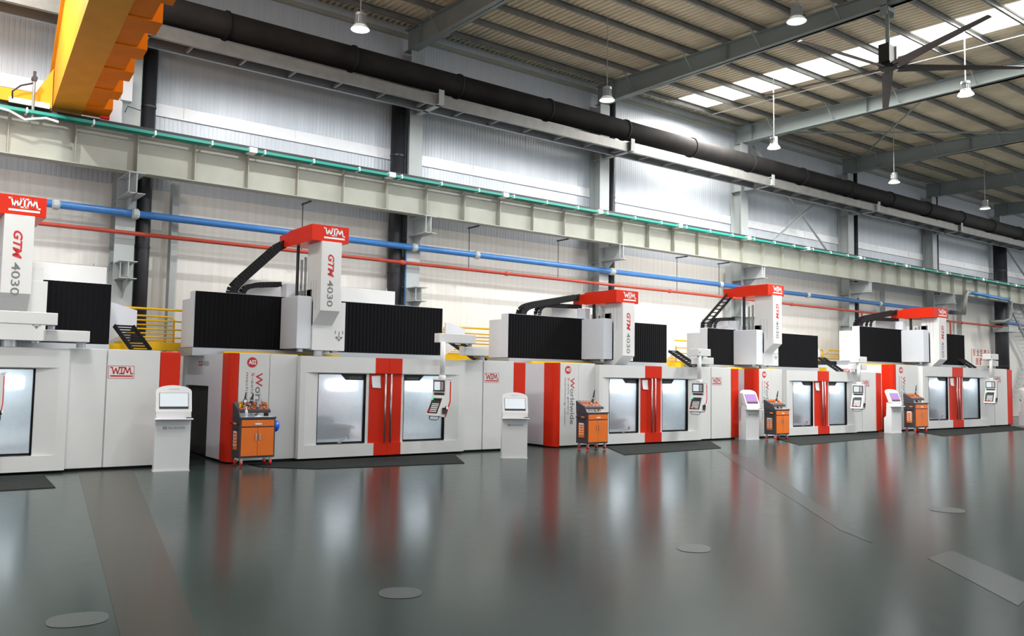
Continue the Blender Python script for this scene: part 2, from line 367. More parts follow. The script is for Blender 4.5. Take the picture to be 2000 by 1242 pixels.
hm = hm.mesh('clip', M['white_print'])
for i in range(-9, 60):
    x = COLX[1]+8.07/6*i*1.0-28+.3
    if abs(x) < 41: link('clip', hm, cb, (x, 0, 0))
for i in range(0, 12):
    P('joint_box', MB().box(-.1, .1, -.2, .12, -.05, .08), M['white_print'], cb, loc=(7.45+4.03*i-28, 0, 0))

# ------------------------------------------------------------------ services on the wall
d = T('lagged_duct', 'thick black lagged round duct along the upper wall', 'duct', (28, 21.38, 10.79))
P('duct_pipe', MB().tube([(-42, 0, 0), (42, 0, 0)], .35, 24), M['duct'], d, smooth=True)
rm = MB().lathe([(.35, 0), (.385, .005), (.385, .075), (.35, .08)], (0, 0, 0), 24).mesh('duct_band', M['duct'])
for i in range(20):
    o = link('duct_band', rm, d, (6.7+3.56*i-28, 0, 0)); o.rotation_euler = (0, PI/2, 0)
s = T('duct_shelf', 'pale grey steel channel shelf carrying the black duct', 'shelf', (28, 21.0, 10.0), kind='structure')
P('channel', MB().box(-42, 42, -.012, 0, -.09, .22).box(-42, 42, 0, .09, .205, .22).box(-42, 42, 0, .09, -.09, -.078), M['purlin'], s)
P('channel', MB().box(-42, 42, .80, .812, -.09, .22).box(-42, 42, .72, .80, -.09, -.078), M['alu'], s)
P('soffit_sheet', MB().box(-42, 42, .10, .71, .20, .215), M['purlin'], s)
cmm = MB().box(-.03, .03, 0, .8, -.05, .03).mesh('cross_bar', M['purlin'])
for i in range(45): link('cross_bar', cmm, s, (3.2+1.345*i-28, 0, 0))
def pipe(name, label, y, z, x0, x1, r, m, coup, extra=None):
    t = T(name, label, 'pipe', ((x0+x1)/2, y, z)); cx = (x0+x1)/2
    pts = extra or [(x0-cx, 0, 0), (x1-cx, 0, 0)]
    P('pipe_run', MB().tube(pts, r, 14), m, t, smooth=True)
    for x in coup:
        P('coupling', MB().tube([(x-cx-.09, 0, 0), (x-cx-.05, 0, 0), (x-cx+.05, 0, 0), (x-cx+.09, 0, 0)], [r*1.0, r*1.45, r*1.45, r*1.0], 12), M['column'] if m is M['bluepipe'] else m, t)
    return t
pipe('blue_pipe', 'blue painted pipe running across the wall above the red pipe', 22.13, 5.78, -12, 46.2, .092, M['bluepipe'], [9.2+6.0*i for i in range(-1, 7)]+[4.95, 12.9, 21.1, 29.2])
pipe('red_pipe', 'thin red sprinkler pipe running across the wall under the blue pipe', 22.13, 5.29, -12, 69, .052, M['redpipe'], [8.6+3.9*i for i in range(0, 13)])
ul = T('blue_pipe_loop', 'blue pipe raised in a loop with grey lagged elbows, far right', 'pipe', (50.6, 22.13, 0))
P('riser', MB().tube([(-4.35, 0, 5.78), (-4.45, -.5, 5.72), (-5.0, -1.03, 5.62), (-4.85, -1.08, 6.6), (-4.7, -1.08, 6.76), (-4.45, -1.08, 6.78)], .12, 12), M['purlin'], ul, smooth=True)
P('raised_run', MB().tube([(-4.45, -1.08, 6.78), (.3, -1.08, 6.70)], .09, 12), M['bluepipe'], ul, smooth=True)
P('riser', MB().tube([(.2, -1.08, 6.72), (.5, -1.08, 6.6), (.45, -1.05, 5.65), (.3, -.8, 5.48), (-.3, -.3, 5.46)], .11, 12), M['purlin'], ul, smooth=True)
P('lower_run', MB().tube([(.45, -.9, 5.55), (1.2, -.1, 5.55), (15, -.1, 5.5)], .09, 12), M['bluepipe'], ul, smooth=True)
for x in (4.77+24.21+8.07*.98, 44.6, 36.2): pass
for xx, ln in ((37.6, 'behind the last gantry head'), (46.3, 'right of the last gantry head')):
    P('sprinkler_drop', MB().tube([(xx, 22.13, 5.29), (xx, 22.13, 3.0)], .05, 8), M['redpipe'], label='short red vertical drop pipe '+ln, category='pipe')
for lab, x, y, r in (('black round downpipe right of the leftmost column', 5.24, 22.52, .17), ('black round downpipe behind the second gantry head', 12.50, 22.6, .22),
                     ('thin black downpipe right of the column behind the third head', 21.55, 22.6, .13), ('thin dark downpipe right of the crossed wall braces', 37.95, 22.6, .10),
                     ('thin dark downpipe near the right end of the wall', 45.9, 22.6, .10), ('broad black downpipe at the far right of the wall', 52.85, 22.3, .36)):
    t = T('downpipe', lab, 'downpipe', (x, y, 0))
    P('pipe_run', MB().tube([(0, 0, 0), (0, 0, 10.35 if r > .15 else 12.4)], r, 18), M['pipeblack'], t, smooth=True)
    for z in (3.0, 5.0, 8.6): P('clamp', MB().tube([(0, 0, z), (0, 0, z+.05)], r+.012, 18), M['pipeblack'], t)
P('blue_conduit', MB().tube([(12.70, 22.27, 0), (12.70, 22.27, 5.75)], .022, 6), M['bluepipe'], label='thin blue vertical conduit beside the second downpipe', category='pipe')
for x, y, lab in ((14.9, 22.4, 'first'), (18.6, 22.4, 'second'), (9.3, 22.4, 'hidden'), (24.6, 22.4, 'bright'), (27.1, 22.4, 'bright right')):
    P('hanger_rod', MB().tube([(x, 22.13, 5.3), (x, 22.13, 6.66)], .012, 6).box(x-.02, x+.02, 21.6, 22.2, 6.6, 6.64), M['darksteel'],
      label={'first': 'thin pipe hanger rod right of the second column', 'second': 'thin pipe hanger rod left of the third gantry head', 'hidden': 'thin pipe hanger rod left of the second gantry head',
             'bright': 'thin pipe hanger rod on the bright wall bay', 'bright right': 'thin pipe hanger rod left of the tall fourth head'}[lab], category='rod')

# ------------------------------------------------------------------ high bay lamps
def lamp_parts():
    cord = None
    h = MB().lathe([(0, .42), (.05, .42), (.13, .40), (.13, .33), (.115, .33), (.115, .16), (.14, .16), (.15, .12), (0.02, .12)], (0, 0, 0), 20)
    for k in range(14):
        a = 2*PI*k/14; h.bar((.115*math.cos(a), .115*math.sin(a), .17), (.115*math.cos(a), .115*math.sin(a), .33), .012, .03)
    r_ = MB().lathe([(.13, .12), (.18, .075), (.225, .012), (.232, 0), (.222, .004), (.17, .07), (.12, .11)], (0, 0, 0), 24)
    dsc = MB().lathe([(0, -.012), (.15, -.008), (.215, .006)], (0, 0, 0), 24)
    return cord, h.mesh('lamp_housing', M['alu']), r_.mesh('reflector', M['white_print']), dsc.mesh('diffuser', M['lampglow'])
LP = lamp_parts()
def lamp(x, y, z, label, watts, seen=True):
    t = T('high_bay_lamp', label, 'lamp', (x, y, z), group='high bay lamps hanging in rows from the roof')
    P('suspension_rod', MB().tube([(0, 0, .42), (0, 0, rooftop(y)+.185-z)], .014, 6), M['alu'], t)
    for n, me in zip(('lamp_housing', 'reflector', 'diffuser'), LP[1:]): link(n, me, t)
    l = bpy.data.lights.new('lamp_light', 'SPOT'); l.energy = watts; l.spot_size = 3.12; l.spot_blend = .25; l.shadow_soft_size = .06; l.color = (.95, .98, 1)
    o = bpy.data.objects.new('lamp_light', l); C.collection.objects.link(o); o.parent = t; o.location = (0, 0, -.05)
    # added point light above each lamp to brighten the ceiling, stronger at the right
    l2 = bpy.data.lights.new('ceiling_fill', 'POINT'); l2.energy = watts*(.042 if x > 20 else .02); l2.shadow_soft_size = .2; l2.color = (1, .98, .94)
    o2 = bpy.data.objects.new('ceiling_fill', l2); C.collection.objects.link(o2); o2.parent = t; o2.location = (0, 0, .3)
    return t
r1 = ['above the second gantry head, leftmost hanging lamp', 'over the dark rafter end', 'in front of the bright wall bay', 'small lamp over the crossed wall braces', 'smallest lamp, at the far right']
for j in range(5): lamp(8.83+8.07*j, 17.95, 10.12, 'lit white high bay lamp '+r1[j], LAMP_W*(1 if j < 3 else .22))
lamp(.76, 17.95, 10.12, 'lit white high bay lamp beyond the left edge', LAMP_W)
lamp(49.2, 17.95, 10.12, 'lit white high bay lamp beyond the smallest one at the right', LAMP_W*.2)
for x, n_ in ((33.2, 'near row, sixth'), (41.3, 'near row, seventh')): lamp(x, 7.5, 10.2, 'lit high bay lamp outside the view, '+n_, LAMP_W*.8)
lamp(16.9, 11.5, 10.36, 'lit white high bay lamp left of the fan, at the top edge', LAMP_W); lamp(25.05, 11.4, 10.34, 'lit white high bay lamp right of the fan', LAMP_W)
for x, n_ in ((.76, 'above the viewer, left'), (8.83, 'left of the top-edge lamp'), (33.2, 'right of the fan lamp')): lamp(x, 11.5, 10.3, 'lit high bay lamp of the middle row, outside the view, '+n_, LAMP_W)
for x, n_ in ((.76, 'first'), (8.83, 'second'), (16.9, 'third'), (25.0, 'fourth')): lamp(x, 4.5, 10.0, 'lit high bay lamp of the near row, outside the view, %s from the left' % n_, LAMP_W)

# ------------------------------------------------------------------ ceiling fan
f = T('ceiling_fan', 'large five-blade industrial ceiling fan hanging from the dark rafter', 'fan', (20.95, 11.5, 10.2))
P('clamp', MB().box(-.16, .16, -.12, .12, 1.5, 1.62).box(-.19, -.15, -.1, .1, 1.4, 1.8).box(.15, .19, -.1, .1, 1.4, 1.8), M['beam'], f)
P('drop_tube', MB().tube([(0, 0, .5), (0, 0, 1.55)], .055, 12), M['beam'], f, smooth=True)
P('motor', MB().box(-.13, .13, -.13, .13, .08, .58).box(-.2, -.15, -.15, .15, .12, .62), M['darksteel'], f)
P('motor_cover', MB().box(.15, .2, -.16, .16, .12, .6), M['flash'], f)
P('hub', MB().lathe([(0, .09), (.2, .08), (.24, .03), (.2, -.03), (0, -.04)], (0, 0, 0), 20), M['darksteel'], f)
for k in range(5):
    a = math.radians(-113.8+72*k)
    mb = MB(); pr = [(-.5, 0), (-.25, .045), (.15, .05), (.5, 0), (0, -.01)]
    n = 6
    for i in range(n+1):
        t_ = i/n; rr = .28+3.15*t_; cw = .30-.13*t_; tw = -.35+.25*t_
        for p_ in pr:
            yy = p_[0]*cw; zz = p_[1]*.6
            mb.v.append((rr, yy*math.cos(tw)-zz*math.sin(tw), yy*math.sin(tw)+zz*math.cos(tw)-.04*t_*t_))
    for i in range(n):
        for q in range(5): mb.f.append((i*5+q, i*5+(q+1) % 5, (i+1)*5+(q+1) % 5, (i+1)*5+q)); mb.m.append(0)
    mb.f += [(0, 1, 2, 3, 4), tuple(n*5+q for q in (4, 3, 2, 1, 0))]; mb.m += [0, 0]
    P('blade', mb, M['fan'], f, rz=a)
    P('blade_bracket', MB().bar((.12, 0, 0), (.4, 0, 0), .07, .03), M['darksteel'], f, rz=a)

# ------------------------------------------------------------------ yellow crane
cr = T('bridge_crane', 'yellow box-girder bridge crane crossing the upper left corner', 'crane', (2.95, 21.78, 7.86), -math.atan2(.51, 7.08))
side = [(0, 0), (0, .84), (-2.2, 1.85), (-34, 1.85), (-34, 0)]
P('box_girder', MB().prism(side, 0, .62, 'x'), M['crane'], cr)
P('top_flange', MB().bar((.3, -2.2, 1.86), (.3, -34, 1.86), .74, .03).bar((.3, 0, .85), (.3, -2.2, 1.86), .74, .03), M['crane'], cr)
P('walkway', MB().box(.62, .98, -34, -.1, .02, .06).box(.98, 1.0, -34, -.1, .02, .16), M['craneorange'], cr)
bm_ = MB().prism([(.62, -.005), (1.17, -.005), (1.17, .40), (1.0, .40), (.98, .1), (.62, .1)], 0, .62, 'y').mesh('walkway_bracket', M['craneorange'])
for i in range(22): link('walkway_bracket', bm_, cr, (0, -1.0-1.45*i, 0))
ex = T('crane_end_truck', 'yellow crane end carriage on the rail at the left edge', 'end carriage', (2.2, 21.5, 7.80))
P('carriage_beam', MB().box(-3.6, .70, -.16, .16, .02, .30), M['crane'], ex)
P('gusset', MB().prism([(.36, .30), (.70, .30), (.70, .95)], -.14, .14, 'y'), M['crane'], ex)
for x in (-2.9, .4): P('wheel', MB().tube([(x, -.06, .05), (x, .06, .05)], .12, 16), M['darksteel'], ex)
P('buffer', MB().tube([(1.75, .1, .1), (1.95, .1, .1)], .05, 10), M['redlamp'], ex)
P('collector_plate', MB().box(-.15, .65, -.22, -.18, -.02, .10), M['white_print'], ex)
co = T('current_collector', 'grey collector arm with cables reaching down to the teal bars', 'collector', (2.5, 21.1, 7.4))
P('arm_tube', MB().tube([(0, 0, .05), (0, 0, .95)], .03, 8), M['purlin'], co)
P('arm_head', MB().tube([(0, -.05, .95), (0, .1, .95)], .06, 10).box(-.03, .03, .0, .05, .95, 1.12), M['darksteel'], co)
P('cable', MB().tube([(0, 0, .85), (-.25, .05, .75), (-.4, .1, .6), (-.38, .2, .45)], .018, 6), M['darksteel'], co)
P('cable', MB().tube([(-1.3, -.05, .18), (-.9, -.1, .16), (-.45, -.1, .1), (-.15, -.05, -.02), (0, -.03, .03), (.25, -.1, .08), (.5, -.1, .04)], .028, 6), M['paper'], co)
for x in (-1.1, -.7, -1.6, .42): P('collector_shoe', MB().box(x-.06, x+.06, -.08, .12, .08, .26), M['darksteel'], co)
bx = T('crane_electric_box', 'white electric boxes behind the yellow crane near the leftmost column', 'electric box', (4.45, 22.05, 8.0))
P('housing', MB().box(-.3, .05, -.1, .15, -.1, .55).prism([(-.3, .55), (-.15, .75), (.05, .75), (.05, .55)], -.1, .15, 'y'), M['bluewhite'], bx)
P('housing', MB().box(0, .25, -.15, .12, .5, .95).prism([(0, .95), (.12, 1.2), (.25, 1.2), (.25, .95)], -.15, .12, 'y'), M['bluewhite'], bx)
P('cable', MB().tube([(.1, -.15, .2), (.15, -.2, .35), (.5, -.1, .33)], .012, 6), M['darksteel'], bx)

# ------------------------------------------------------------------ machines
def Y(v): return v-17.8
def chain(name, path, wd, mach, th=.19, step=.09):
    """cable drag chain: two side rails of short links joined by cross bars, all one part"""
    mb = MB(); pts = [Vector(p) for p in path]
    L = [0]
    for a, b in zip(pts, pts[1:]): L.append(L[-1]+(b-a).length)
    n = max(3, int(L[-1]/step)); q = []
    for i in range(n+1):
        s_ = L[-1]*i/n; k = max(j for j in range(len(L)) if L[j] <= s_+1e-9); k = min(k, len(pts)-2)
        q.append(pts[k].lerp(pts[k+1], (s_-L[k])/(L[k+1]-L[k])))
    hy = wd/2
    for a, b in zip(q, q[1:]):
        dd = (b-a).normalized()*.004
        for sgn in (-1, 1):
            o_ = Vector((wd[0] if isinstance(wd, tuple) else 0, 0, 0)); o_ = Vector((0, sgn*hy, 0))
            mb.bar(a+o_+dd, b+o_-dd, .03, th)
        c_ = (a+b)/2; mb.bar(c_-Vector((0, hy, 0)), c_+Vector((0, hy, 0)), .02, .02)
    return P(name, mb, M['chain'], mach)
def ladder_chain(mach, xt, zt_, xb_, zb_, yt, yb, wd):
    mb = MB(); n = 9
    for k in (0, wd): mb.bar((xt+k, yt, zt_), (xb_+k, yb, zb_), .03, .09)
    for i in range(n+1):
        t_ = i/n; x = xt+(xb_-xt)*t_; z = zt_+(zb_-zt_)*t_; y = yt+(yb-yt)*t_
        mb.bar((x, y, z), (x+wd, y, z), .03, .038)
    return P('drag_chain', mb, M['chain'], mach)

def control_pendant(mach, x, wide, sim, ang=-68):
    if wide:
        P('swing_arm', MB().box(x-.06, x+1.02, Y(17.2), Y(17.42), 2.71, 2.93), M['white'], mach, bev=.01)
        P('swing_arm', MB().box(x+.88, x+1.62, Y(17.5), Y(17.75), 2.43, 2.64), M['white'], mach, bev=.01)
        P('arm_joint', MB().tube([(x+.95, Y(17.38), 2.64), (x+.95, Y(17.38), 2.71)], .06, 12).tube([(x+1.5, Y(17.65), 2.32), (x+1.5, Y(17.65), 2.43)], .08, 12), M['alu'], mach)
    else:
        P('swing_arm', MB().box(x-.12, x+.45, Y(17.05), Y(17.40), 2.64, 2.86), M['white'], mach, bev=.01)
        P('swing_arm', MB().box(x+.35, x+.95, Y(17.35), Y(17.75), 2.40, 2.61), M['white'], mach, bev=.01)
        P('arm_joint', MB().tube([(x+.4, Y(17.38), 2.61), (x+.4, Y(17.38), 2.64)], .07, 12).tube([(x+.8, Y(17.65), 2.32), (x+.8, Y(17.65), 2.40)], .08, 12).tube([(x-.05, Y(17.04), 2.75), (x-.05, Y(17.06), 2.75)], .03, 10), M['alu'], mach)
    P('pendant_post', MB().tube([(x, Y(17.12), 1.88), (x, Y(17.12), 2.72)], .062, 14).tube([(x, Y(17.12), 1.83), (x, Y(17.12), 1.92)], .085, 14), M['white'], mach, smooth=True)
    a = math.radians(ang)
    cp = link('control_panel', None, mach, (x, Y(17.12), 0), a)
    prof = [(-.10, 1.84), (.13, 1.84), (.13, 1.30), (-.06, .93), (-.34, .97), (-.13, 1.40), (-.10, 1.45)]   # local (y,z)
    P('housing', MB().prism(prof, -.21, .21, 'x'), M['white'], cp, bev=.008)
    P('screen_bezel', MB().box(-.18, .18, -.108, -.10, 1.54, 1.80), M['darksteel'], cp)
    P('screen', MB().box(-.15, .04, -.112, -.108, 1.57, 1.77), M['screen'], cp)
    P('soft_keys', MB().box(.06, .15, -.112, -.108, 1.57, 1.77), M['alu'], cp)
    P('name_strip', MB().box(-.16, .17, -.106, -.10, 1.455, 1.51), M['darksteel'], cp)
    def s(u, v, off=0):      # point on the sloping keyboard: u across, v 0..1 down
        y0, z0, y1, z1 = -.13, 1.40, -.34, .97
        nx = Vector((0, z1-z0, -(y1-y0))).normalized(); nx = -nx if nx.y > 0 else nx
        return Vector((u, y0+(y1-y0)*v, z0+(z1-z0)*v))+nx*off
    def plate(mb, u0, u1, v0, v1, off):
        mb.add([s(u0, v0, off), s(u1, v0, off), s(u1, v1, off), s(u0, v1, off), s(u0, v0, 0), s(u1, v0, 0), s(u1, v1, 0), s(u0, v1, 0)],
               [(0, 1, 2, 3), (0, 1, 5, 4), (1, 2, 6, 5), (2, 3, 7, 6), (3, 0, 4, 7)])
        return mb
    P('keyboard', plate(MB(), -.17, .15, .05, .86, .006), M['darksteel'], cp)
    kb = MB()
    for i in range(6):
        for j in range(5): plate(kb, -.10+.037*i, -.075+.037*i, .34+.10*j, .40+.10*j, .014)
    P('key_cluster', kb, M['flash'], cp, kind='stuff')
    P('start_lamp', MB().tube([s(-.14, .12, .005), s(-.14, .12, .025)], .022, 10), M['greenlamp'], cp)
    P('emergency_stop', MB().tube([s(-.13, .76, .005), s(-.13, .76, .04)], .026, 12), M['redlamp'], cp)
    if not sim: P('stop_button', MB().tube([s(-.02, .78, .005), s(-.02, .78, .03)], .022, 12), M['redlamp'], cp)
    for u in (-.05, .02, .09): P('selector_knob', MB().tube([s(u, .14, .005), s(u, .14, .022)], .013, 8), M['black'], cp)
    P('side_stripe', MB().prism([(.05, 1.78), (.09, 1.78), (.09, 1.30), (-.07, .94), (-.11, .95), (.05, 1.32)], .21, .214, 'x'), M['red'], cp)
    P('side_cap', MB().box(.2, .225, -.08, .14, 1.83, 1.85), M['flash'], cp)
    P('handwheel', MB().box(.212, .24, -.20, -.06, 1.02, 1.16).tube([(.24, -.10, 1.16), (.27, -.10, 1.16)], .04, 14), M['darksteel'], cp)
    P('handwheel_dial', MB().tube([(.27, -.10, 1.16), (.28, -.10, 1.16)], .036, 14), M['flash'], cp)
    P('handle', MB().tube([(-.15, -.24, .955), (-.15, -.26, .90), (-.1, -.275, .875), (.1, -.275, .875), (.15, -.26, .90), (.15, -.24, .955)], .014, 8), M['alu'], cp, smooth=True)

def machine(x0, tag_, label, hl, htop, rbot, bright=-1.5, bleft=-8.12, wide=True, xp=-3.05, ch1=None, ch2=None, lad=(-1.24, -.6), backr=3.4, backl=.8, scale=None, gdx=0, sim=False, pang=-76):
    m = T('machining_center', label, 'machine', (x0, 17.8, 0), group='gantry machining centers in a row along the wall', scale=scale)
    W = M['white']
    # enclosure, built panel by panel
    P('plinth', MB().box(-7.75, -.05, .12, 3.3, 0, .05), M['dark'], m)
    P('enclosure_core', MB().box(-7.80, -6.45, .10, 3.4, .05, 2.28).box(-2.0, -.05, .05, 3.4, .05, 2.28).box(-6.45, -2.0, 1.7, 3.4, .05, 2.28), M['bluewhite'], m)
    P('text_panel', MB().box(-7.70, -7.035, 0, .06, .05, 2.32), W, m, bev=.006)
    P('front_panel', MB().box(-7.02, -6.40, .012, .06, .05, 2.32), W, m, bev=.006)
    P('front_panel', MB().box(-2.05, -1.385, .012, .06, .05, 2.32), W, m, bev=.006)
    P('emblem_panel', MB().box(-1.365, -.40, .0, .06, .05, 2.32), W, m, bev=.006)
    P('corner_panel', MB().box(-.395, 0, -.004, .5, .05, 2.30), M['red'], m, bev=.02, label='red right corner panel')
    pr = [(-7.71, 0.0), (-7.71, .12), (-7.80, .46), (-7.90, .46), (-7.90, .2)]
    for k in range(7):
        a = k/6*PI/2; pr.append((-7.75-.15*math.cos(a), .15-.15*math.sin(a)))
    P('corner_panel', MB().prism(pr, .03, 2.32, 'z'), M['red'], m, label='rounded red left corner panel')
    # left flank with its opening
    P('flank_panel', MB().box(-7.895, -7.81, .46, 1.38, .05, 2.31).box(-7.895, -7.81, 1.38, 3.4, 1.60, 2.31).box(-7.895, -7.81, 3.1, 3.4, .05, 1.60), M['bluewhite'], m)
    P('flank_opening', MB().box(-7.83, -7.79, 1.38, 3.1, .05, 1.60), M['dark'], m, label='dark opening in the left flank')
    P('flank_emblem', MB().add([(-7.898, 2.17, 2.05), (-7.898, 1.86, 2.05), (-7.898, 1.86, 2.16), (-7.898, 2.17, 2.16)], [(0, 1, 2, 3)]), M['pinkred'], m)
    text('flank_lettering', 'GTM', (-7.901, 2.14, 2.07), (0, -.25, 0), (0, 0, .07), m, M['white_print'], shear=.3, bold=.02)
    text('flank_lettering', '4030', (-7.901, 1.80, 2.05), (0, -.40, 0), (0, 0, .11), m, M['lgray_print'])
    # front frame with two doors
    yf = -.17
    P('frame_header', MB().box(-6.40, -4.56, yf, .05, 1.94, 2.30).box(-3.85, -2.06, yf, .05, 1.94, 2.30).box(-6.4, -6.27, yf, .05, .33, 1.94).box(-2.23, -2.06, yf, .05, .33, 1.94), W, m)
    P('frame_sill', MB().box(-6.40, -4.56, yf, .05, .05, .33).box(-3.85, -2.06, yf, .05, .05, .33), W, m)
    P('frame_header', MB().box(-4.56, -4.205, yf-.003, .05, 1.94, 2.30).box(-4.20, -3.85, yf-.003, .05, 1.94, 2.30), M['red'], m, label='red middle piece of the header')
    P('frame_sill', MB().box(-4.56, -4.205, yf-.003, .05, .05, .33).box(-4.20, -3.85, yf-.003, .05, .05, .33), M['red'], m, label='red middle piece of the sill')
    yd = -.10
    for nm, a, b, w0, w1, ra, rb in (('door', -6.27, -4.24, -5.95, -4.76, -4.68, -4.24), ('door', -4.23, -2.23, -3.76, -2.60, -4.23, -3.83)):
        left = a < -5
        mb = MB()
        if left:
            mb.prism([(a, yf), (w0, yd), (w0, .0), (a, .0)], .33, 1.94, 'z').box(w1, ra, yd, 0, .33, 1.94)
        else:
            mb.box(rb, w0, yd, 0, .33, 1.94).prism([(w1, yd), (b, yf), (b, .0), (w1, .0)], .33, 1.94, 'z')
        mb.box(w0, w1, yd, 0, 1.92, 1.94)
        dr = P('door', mb, W, m)
        P('door_edge', MB().box(ra, rb, yd-.012, 0, .33, 1.94), M['red'], dr, label='red leading edge of the door')
        P('window_seal', MB().box(w0, w0+.012, yd-.006, .0, .35, 1.92).box(w1-.03, w1, yd-.006, 0, .35, 1.92).box(w0, w1, yd-.006, 0, .35, .375).box(w0, w1, yd-.006, 0, 1.905, 1.92), M['black'], dr)
        P('window_pane', MB().box(w0+.01, w1-.028, -.04, -.03, .37, 1.91), M['glass'], dr, label='hazy window pane')
        sg = [(w1-.62, 1.905), (w1-.02, 1.905), (w1-.02, 1.78), (w1-.5, 1.78)] if left else [(w0+.01, 1.905), (w0+.57, 1.905), (w0+.45, 1.78), (w0+.01, 1.78)]
        P('window_sign', MB().prism(sg, -.065, -.06, 'y'), M['darksteel'], dr)
        text('sign_lettering', 'orldwide', ((w1-.42) if left else (w0+.1), -.068, 1.81), (.32, 0, 0), (0, 0, .06), dr, M['gray_print'], bold=.01)
        hx = -4.30 if left else -4.15
        P('handle', MB().tube([(hx, -.20, .34), (hx, -.20, 1.93)], .024, 12), M['steel'], dr, smooth=True)
    P('notice_sheet', MB().add([(-4.63, -.118, 1.88), (-4.40, -.118, 1.89), (-4.385, -.135, 1.60), (-4.61, -.14, 1.61), (-4.62, -.125, 1.72), (-4.395, -.12, 1.73)], [(3, 2, 5, 4), (4, 5, 1, 0)]), M['paper'], m)
    P('latch', MB().box(-5.45, -5.36, -.14, -.1, .36, .39).bar((-5.4, -.14, .40), (-5.18, -.14, .50), .02).box(-5.2, -5.15, -.15, -.12, .44, .53), M['steel'], m)
    # cabin seen through the windows
    cb_ = P('cabin', MB().box(-6.2, -6.16, .0, 1.66, .3, 2.26).box(-2.34, -2.30, .0, 1.66, .3, 2.26).box(-6.2, -2.3, 1.62, 1.66, .3, 2.26).box(-6.2, -2.3, .0, 1.66, 2.22, 2.26), M['cabin'], m)
    P('cabin_floor', MB().prism([(.0, .3), (.0, .36), (1.62, .75), (1.62, .3)], -6.16, -2.34, 'x'), M['cabinfloor'], cb_)
    P('work_table', MB().box(-5.9, -4.9, .35, 1.1, .45, .72).box(-5.8, -5.3, .4, .8, .72, .95).box(-5.95, -4.85, .3, 1.15, .66, .72), M['alu'], cb_)
    P('spindle', MB().lathe([(0, 1.5), (.03, 1.5), (.05, 1.7), (.11, 1.72), (.14, 2.25)], (-5.75, .8, 0), 14), M['steel'], cb_)
    for xa, xb2_ in ((-5.45, -4.85), (-3.35, -2.75)): P('cabin_lamp', MB().box(xa, xb2_, .30, .34, 1.56, 1.76), M['cabinglow_dim'] if sim else M['cabinglow'], cb_)
    area('cabin_light', (-4.25, .3, 2.08), 3.2, .1, CABIN_W, (.88, .96, 1), (math.radians(22), 0, 0), m)
    # flat print
    P('number_disc', MB().tube([(-7.42, -.004, 2.13), (-7.42, .0, 2.13)], .11, 28), M['pinkred'], m)
    text('number', tag_, (-7.50, -.006, 2.085), (.165, 0, 0), (0, 0, .10), m, M['white_print'], bold=.025)
    text('lettering', 'Worldwide', (-7.335, -.003, 1.91), (0, 0, -1.28), (.15, 0, 0), m, (M['pinkred'], M['gray_print']), split=1, bold=.01)
    text('lettering', '5-axis gantry', (-7.45, -.003, 1.91), (0, 0, -1.02), (.085, 0, 0), m, (M['pinkred'], M['gray_print']), split=2)
    text('lettering', 'machining center', (-7.56, -.003, 1.91), (0, 0, -1.32), (.075, 0, 0), m, (M['pinkred'], M['gray_print']), split=1)
    lg = MB()
    for a in ((-1.37+.02, -1.342, 1.755, 2.005), (-.888, -.88, 1.755, 2.005), (-1.35, -.88, 1.755, 1.763), (-1.35, -.88, 1.997, 2.005)):
        lg.add([(a[0], -.003, a[2]), (a[1], -.003, a[2]), (a[1], -.003, a[3]), (a[0], -.003, a[3])], [(0, 1, 2, 3)])
    logo(lg, (-1.315, 1.79), .41, .18, -.003); P('emblem', lg, M['pinkred'], m, label='red framed three letter emblem')
    # deck rail and yellow ledge on top
    P('bed_rail', MB().box(bleft-.05, bright, Y(19.55), Y(20.7), 2.28, 2.46), M['alu'], m)
    P('service_ledge', MB().box(-7.55, -4.7, Y(19.25), Y(19.40), 2.32, 2.385).box(-7.0, -6.8, Y(19.2), Y(19.4), 2.28, 2.36), M['yellow'], m)
    P('service_ledge', MB().box(-1.9, -.45, Y(19.9), Y(20.6), 2.30, 2.50).box(-2.3, -1.9, Y(19.6), Y(20.5), 2.34, 2.42), M['yellow'], m)
    # crossbeam and bellows
    P('crossbeam', MB().box(bleft-.02, bright+.02, Y(19.66), Y(20.0), 2.47, 3.76).box(bleft-.02, bright, Y(20.0), Y(20.6), 2.47, 3.60), M['bluewhite'], m, bev=.01)
    h = hl+gdx
    for a, b in ((bleft, h-.02), (h+.85, bright)):
        if b-a < .2: continue
        mb = MB(); n = max(2, int((b-a)/.05)); vs_ = []
        for z in (2.47, 3.75):
            for i in range(n+1): vs_.append((a+(b-a)*i/n, Y(19.6)+(.0 if i % 2 else .022), z))
        mb.add(vs_, [(i, i+1, n+2+i, n+1+i) for i in range(n)]); mb.box(a, b, Y(19.635), Y(19.66), 2.47, 3.75)
        P('bellows', mb, M['black'], m)
    # saddle, ram and head
    P('saddle', MB().box(h+.24, h+1.07, Y(18.55), Y(19.6), 2.46, 3.62).box(h+.24, h+1.0, Y(18.65), Y(19.6), 3.62, 3.90), W, m, bev=.008)
    P('saddle_cover', MB().box(h-.12, h+.235, Y(18.6), Y(19.6), 2.49, 3.72), M['bluewhite'], m, bev=.008)
    P('junction_box', MB().box(h-.0, h+.22, Y(19.6), Y(19.95), 3.72, 4.08), M['bluewhite'], m)
    P('rear_cover', MB().box(h-backl, h+backr, Y(20.25), Y(20.75), 3.5, 4.18), M['white'], m, bev=.01)
    P('lifting_eye', MB().tube([(h+backr-.25, Y(20.3), 4.18), (h+backr-.25, Y(20.3), 4.25)], .02, 8), M['steel'], m)
    hb = htop-.38; zr = rbot
    P('ram', MB().prism([(Y(18.16), hb), (Y(18.16), zr), (Y(18.58), zr-.34), (Y(18.95), zr-.34), (Y(18.95), hb)], h+.24, h+.74, 'x'), M['white'], m, bev=.008)
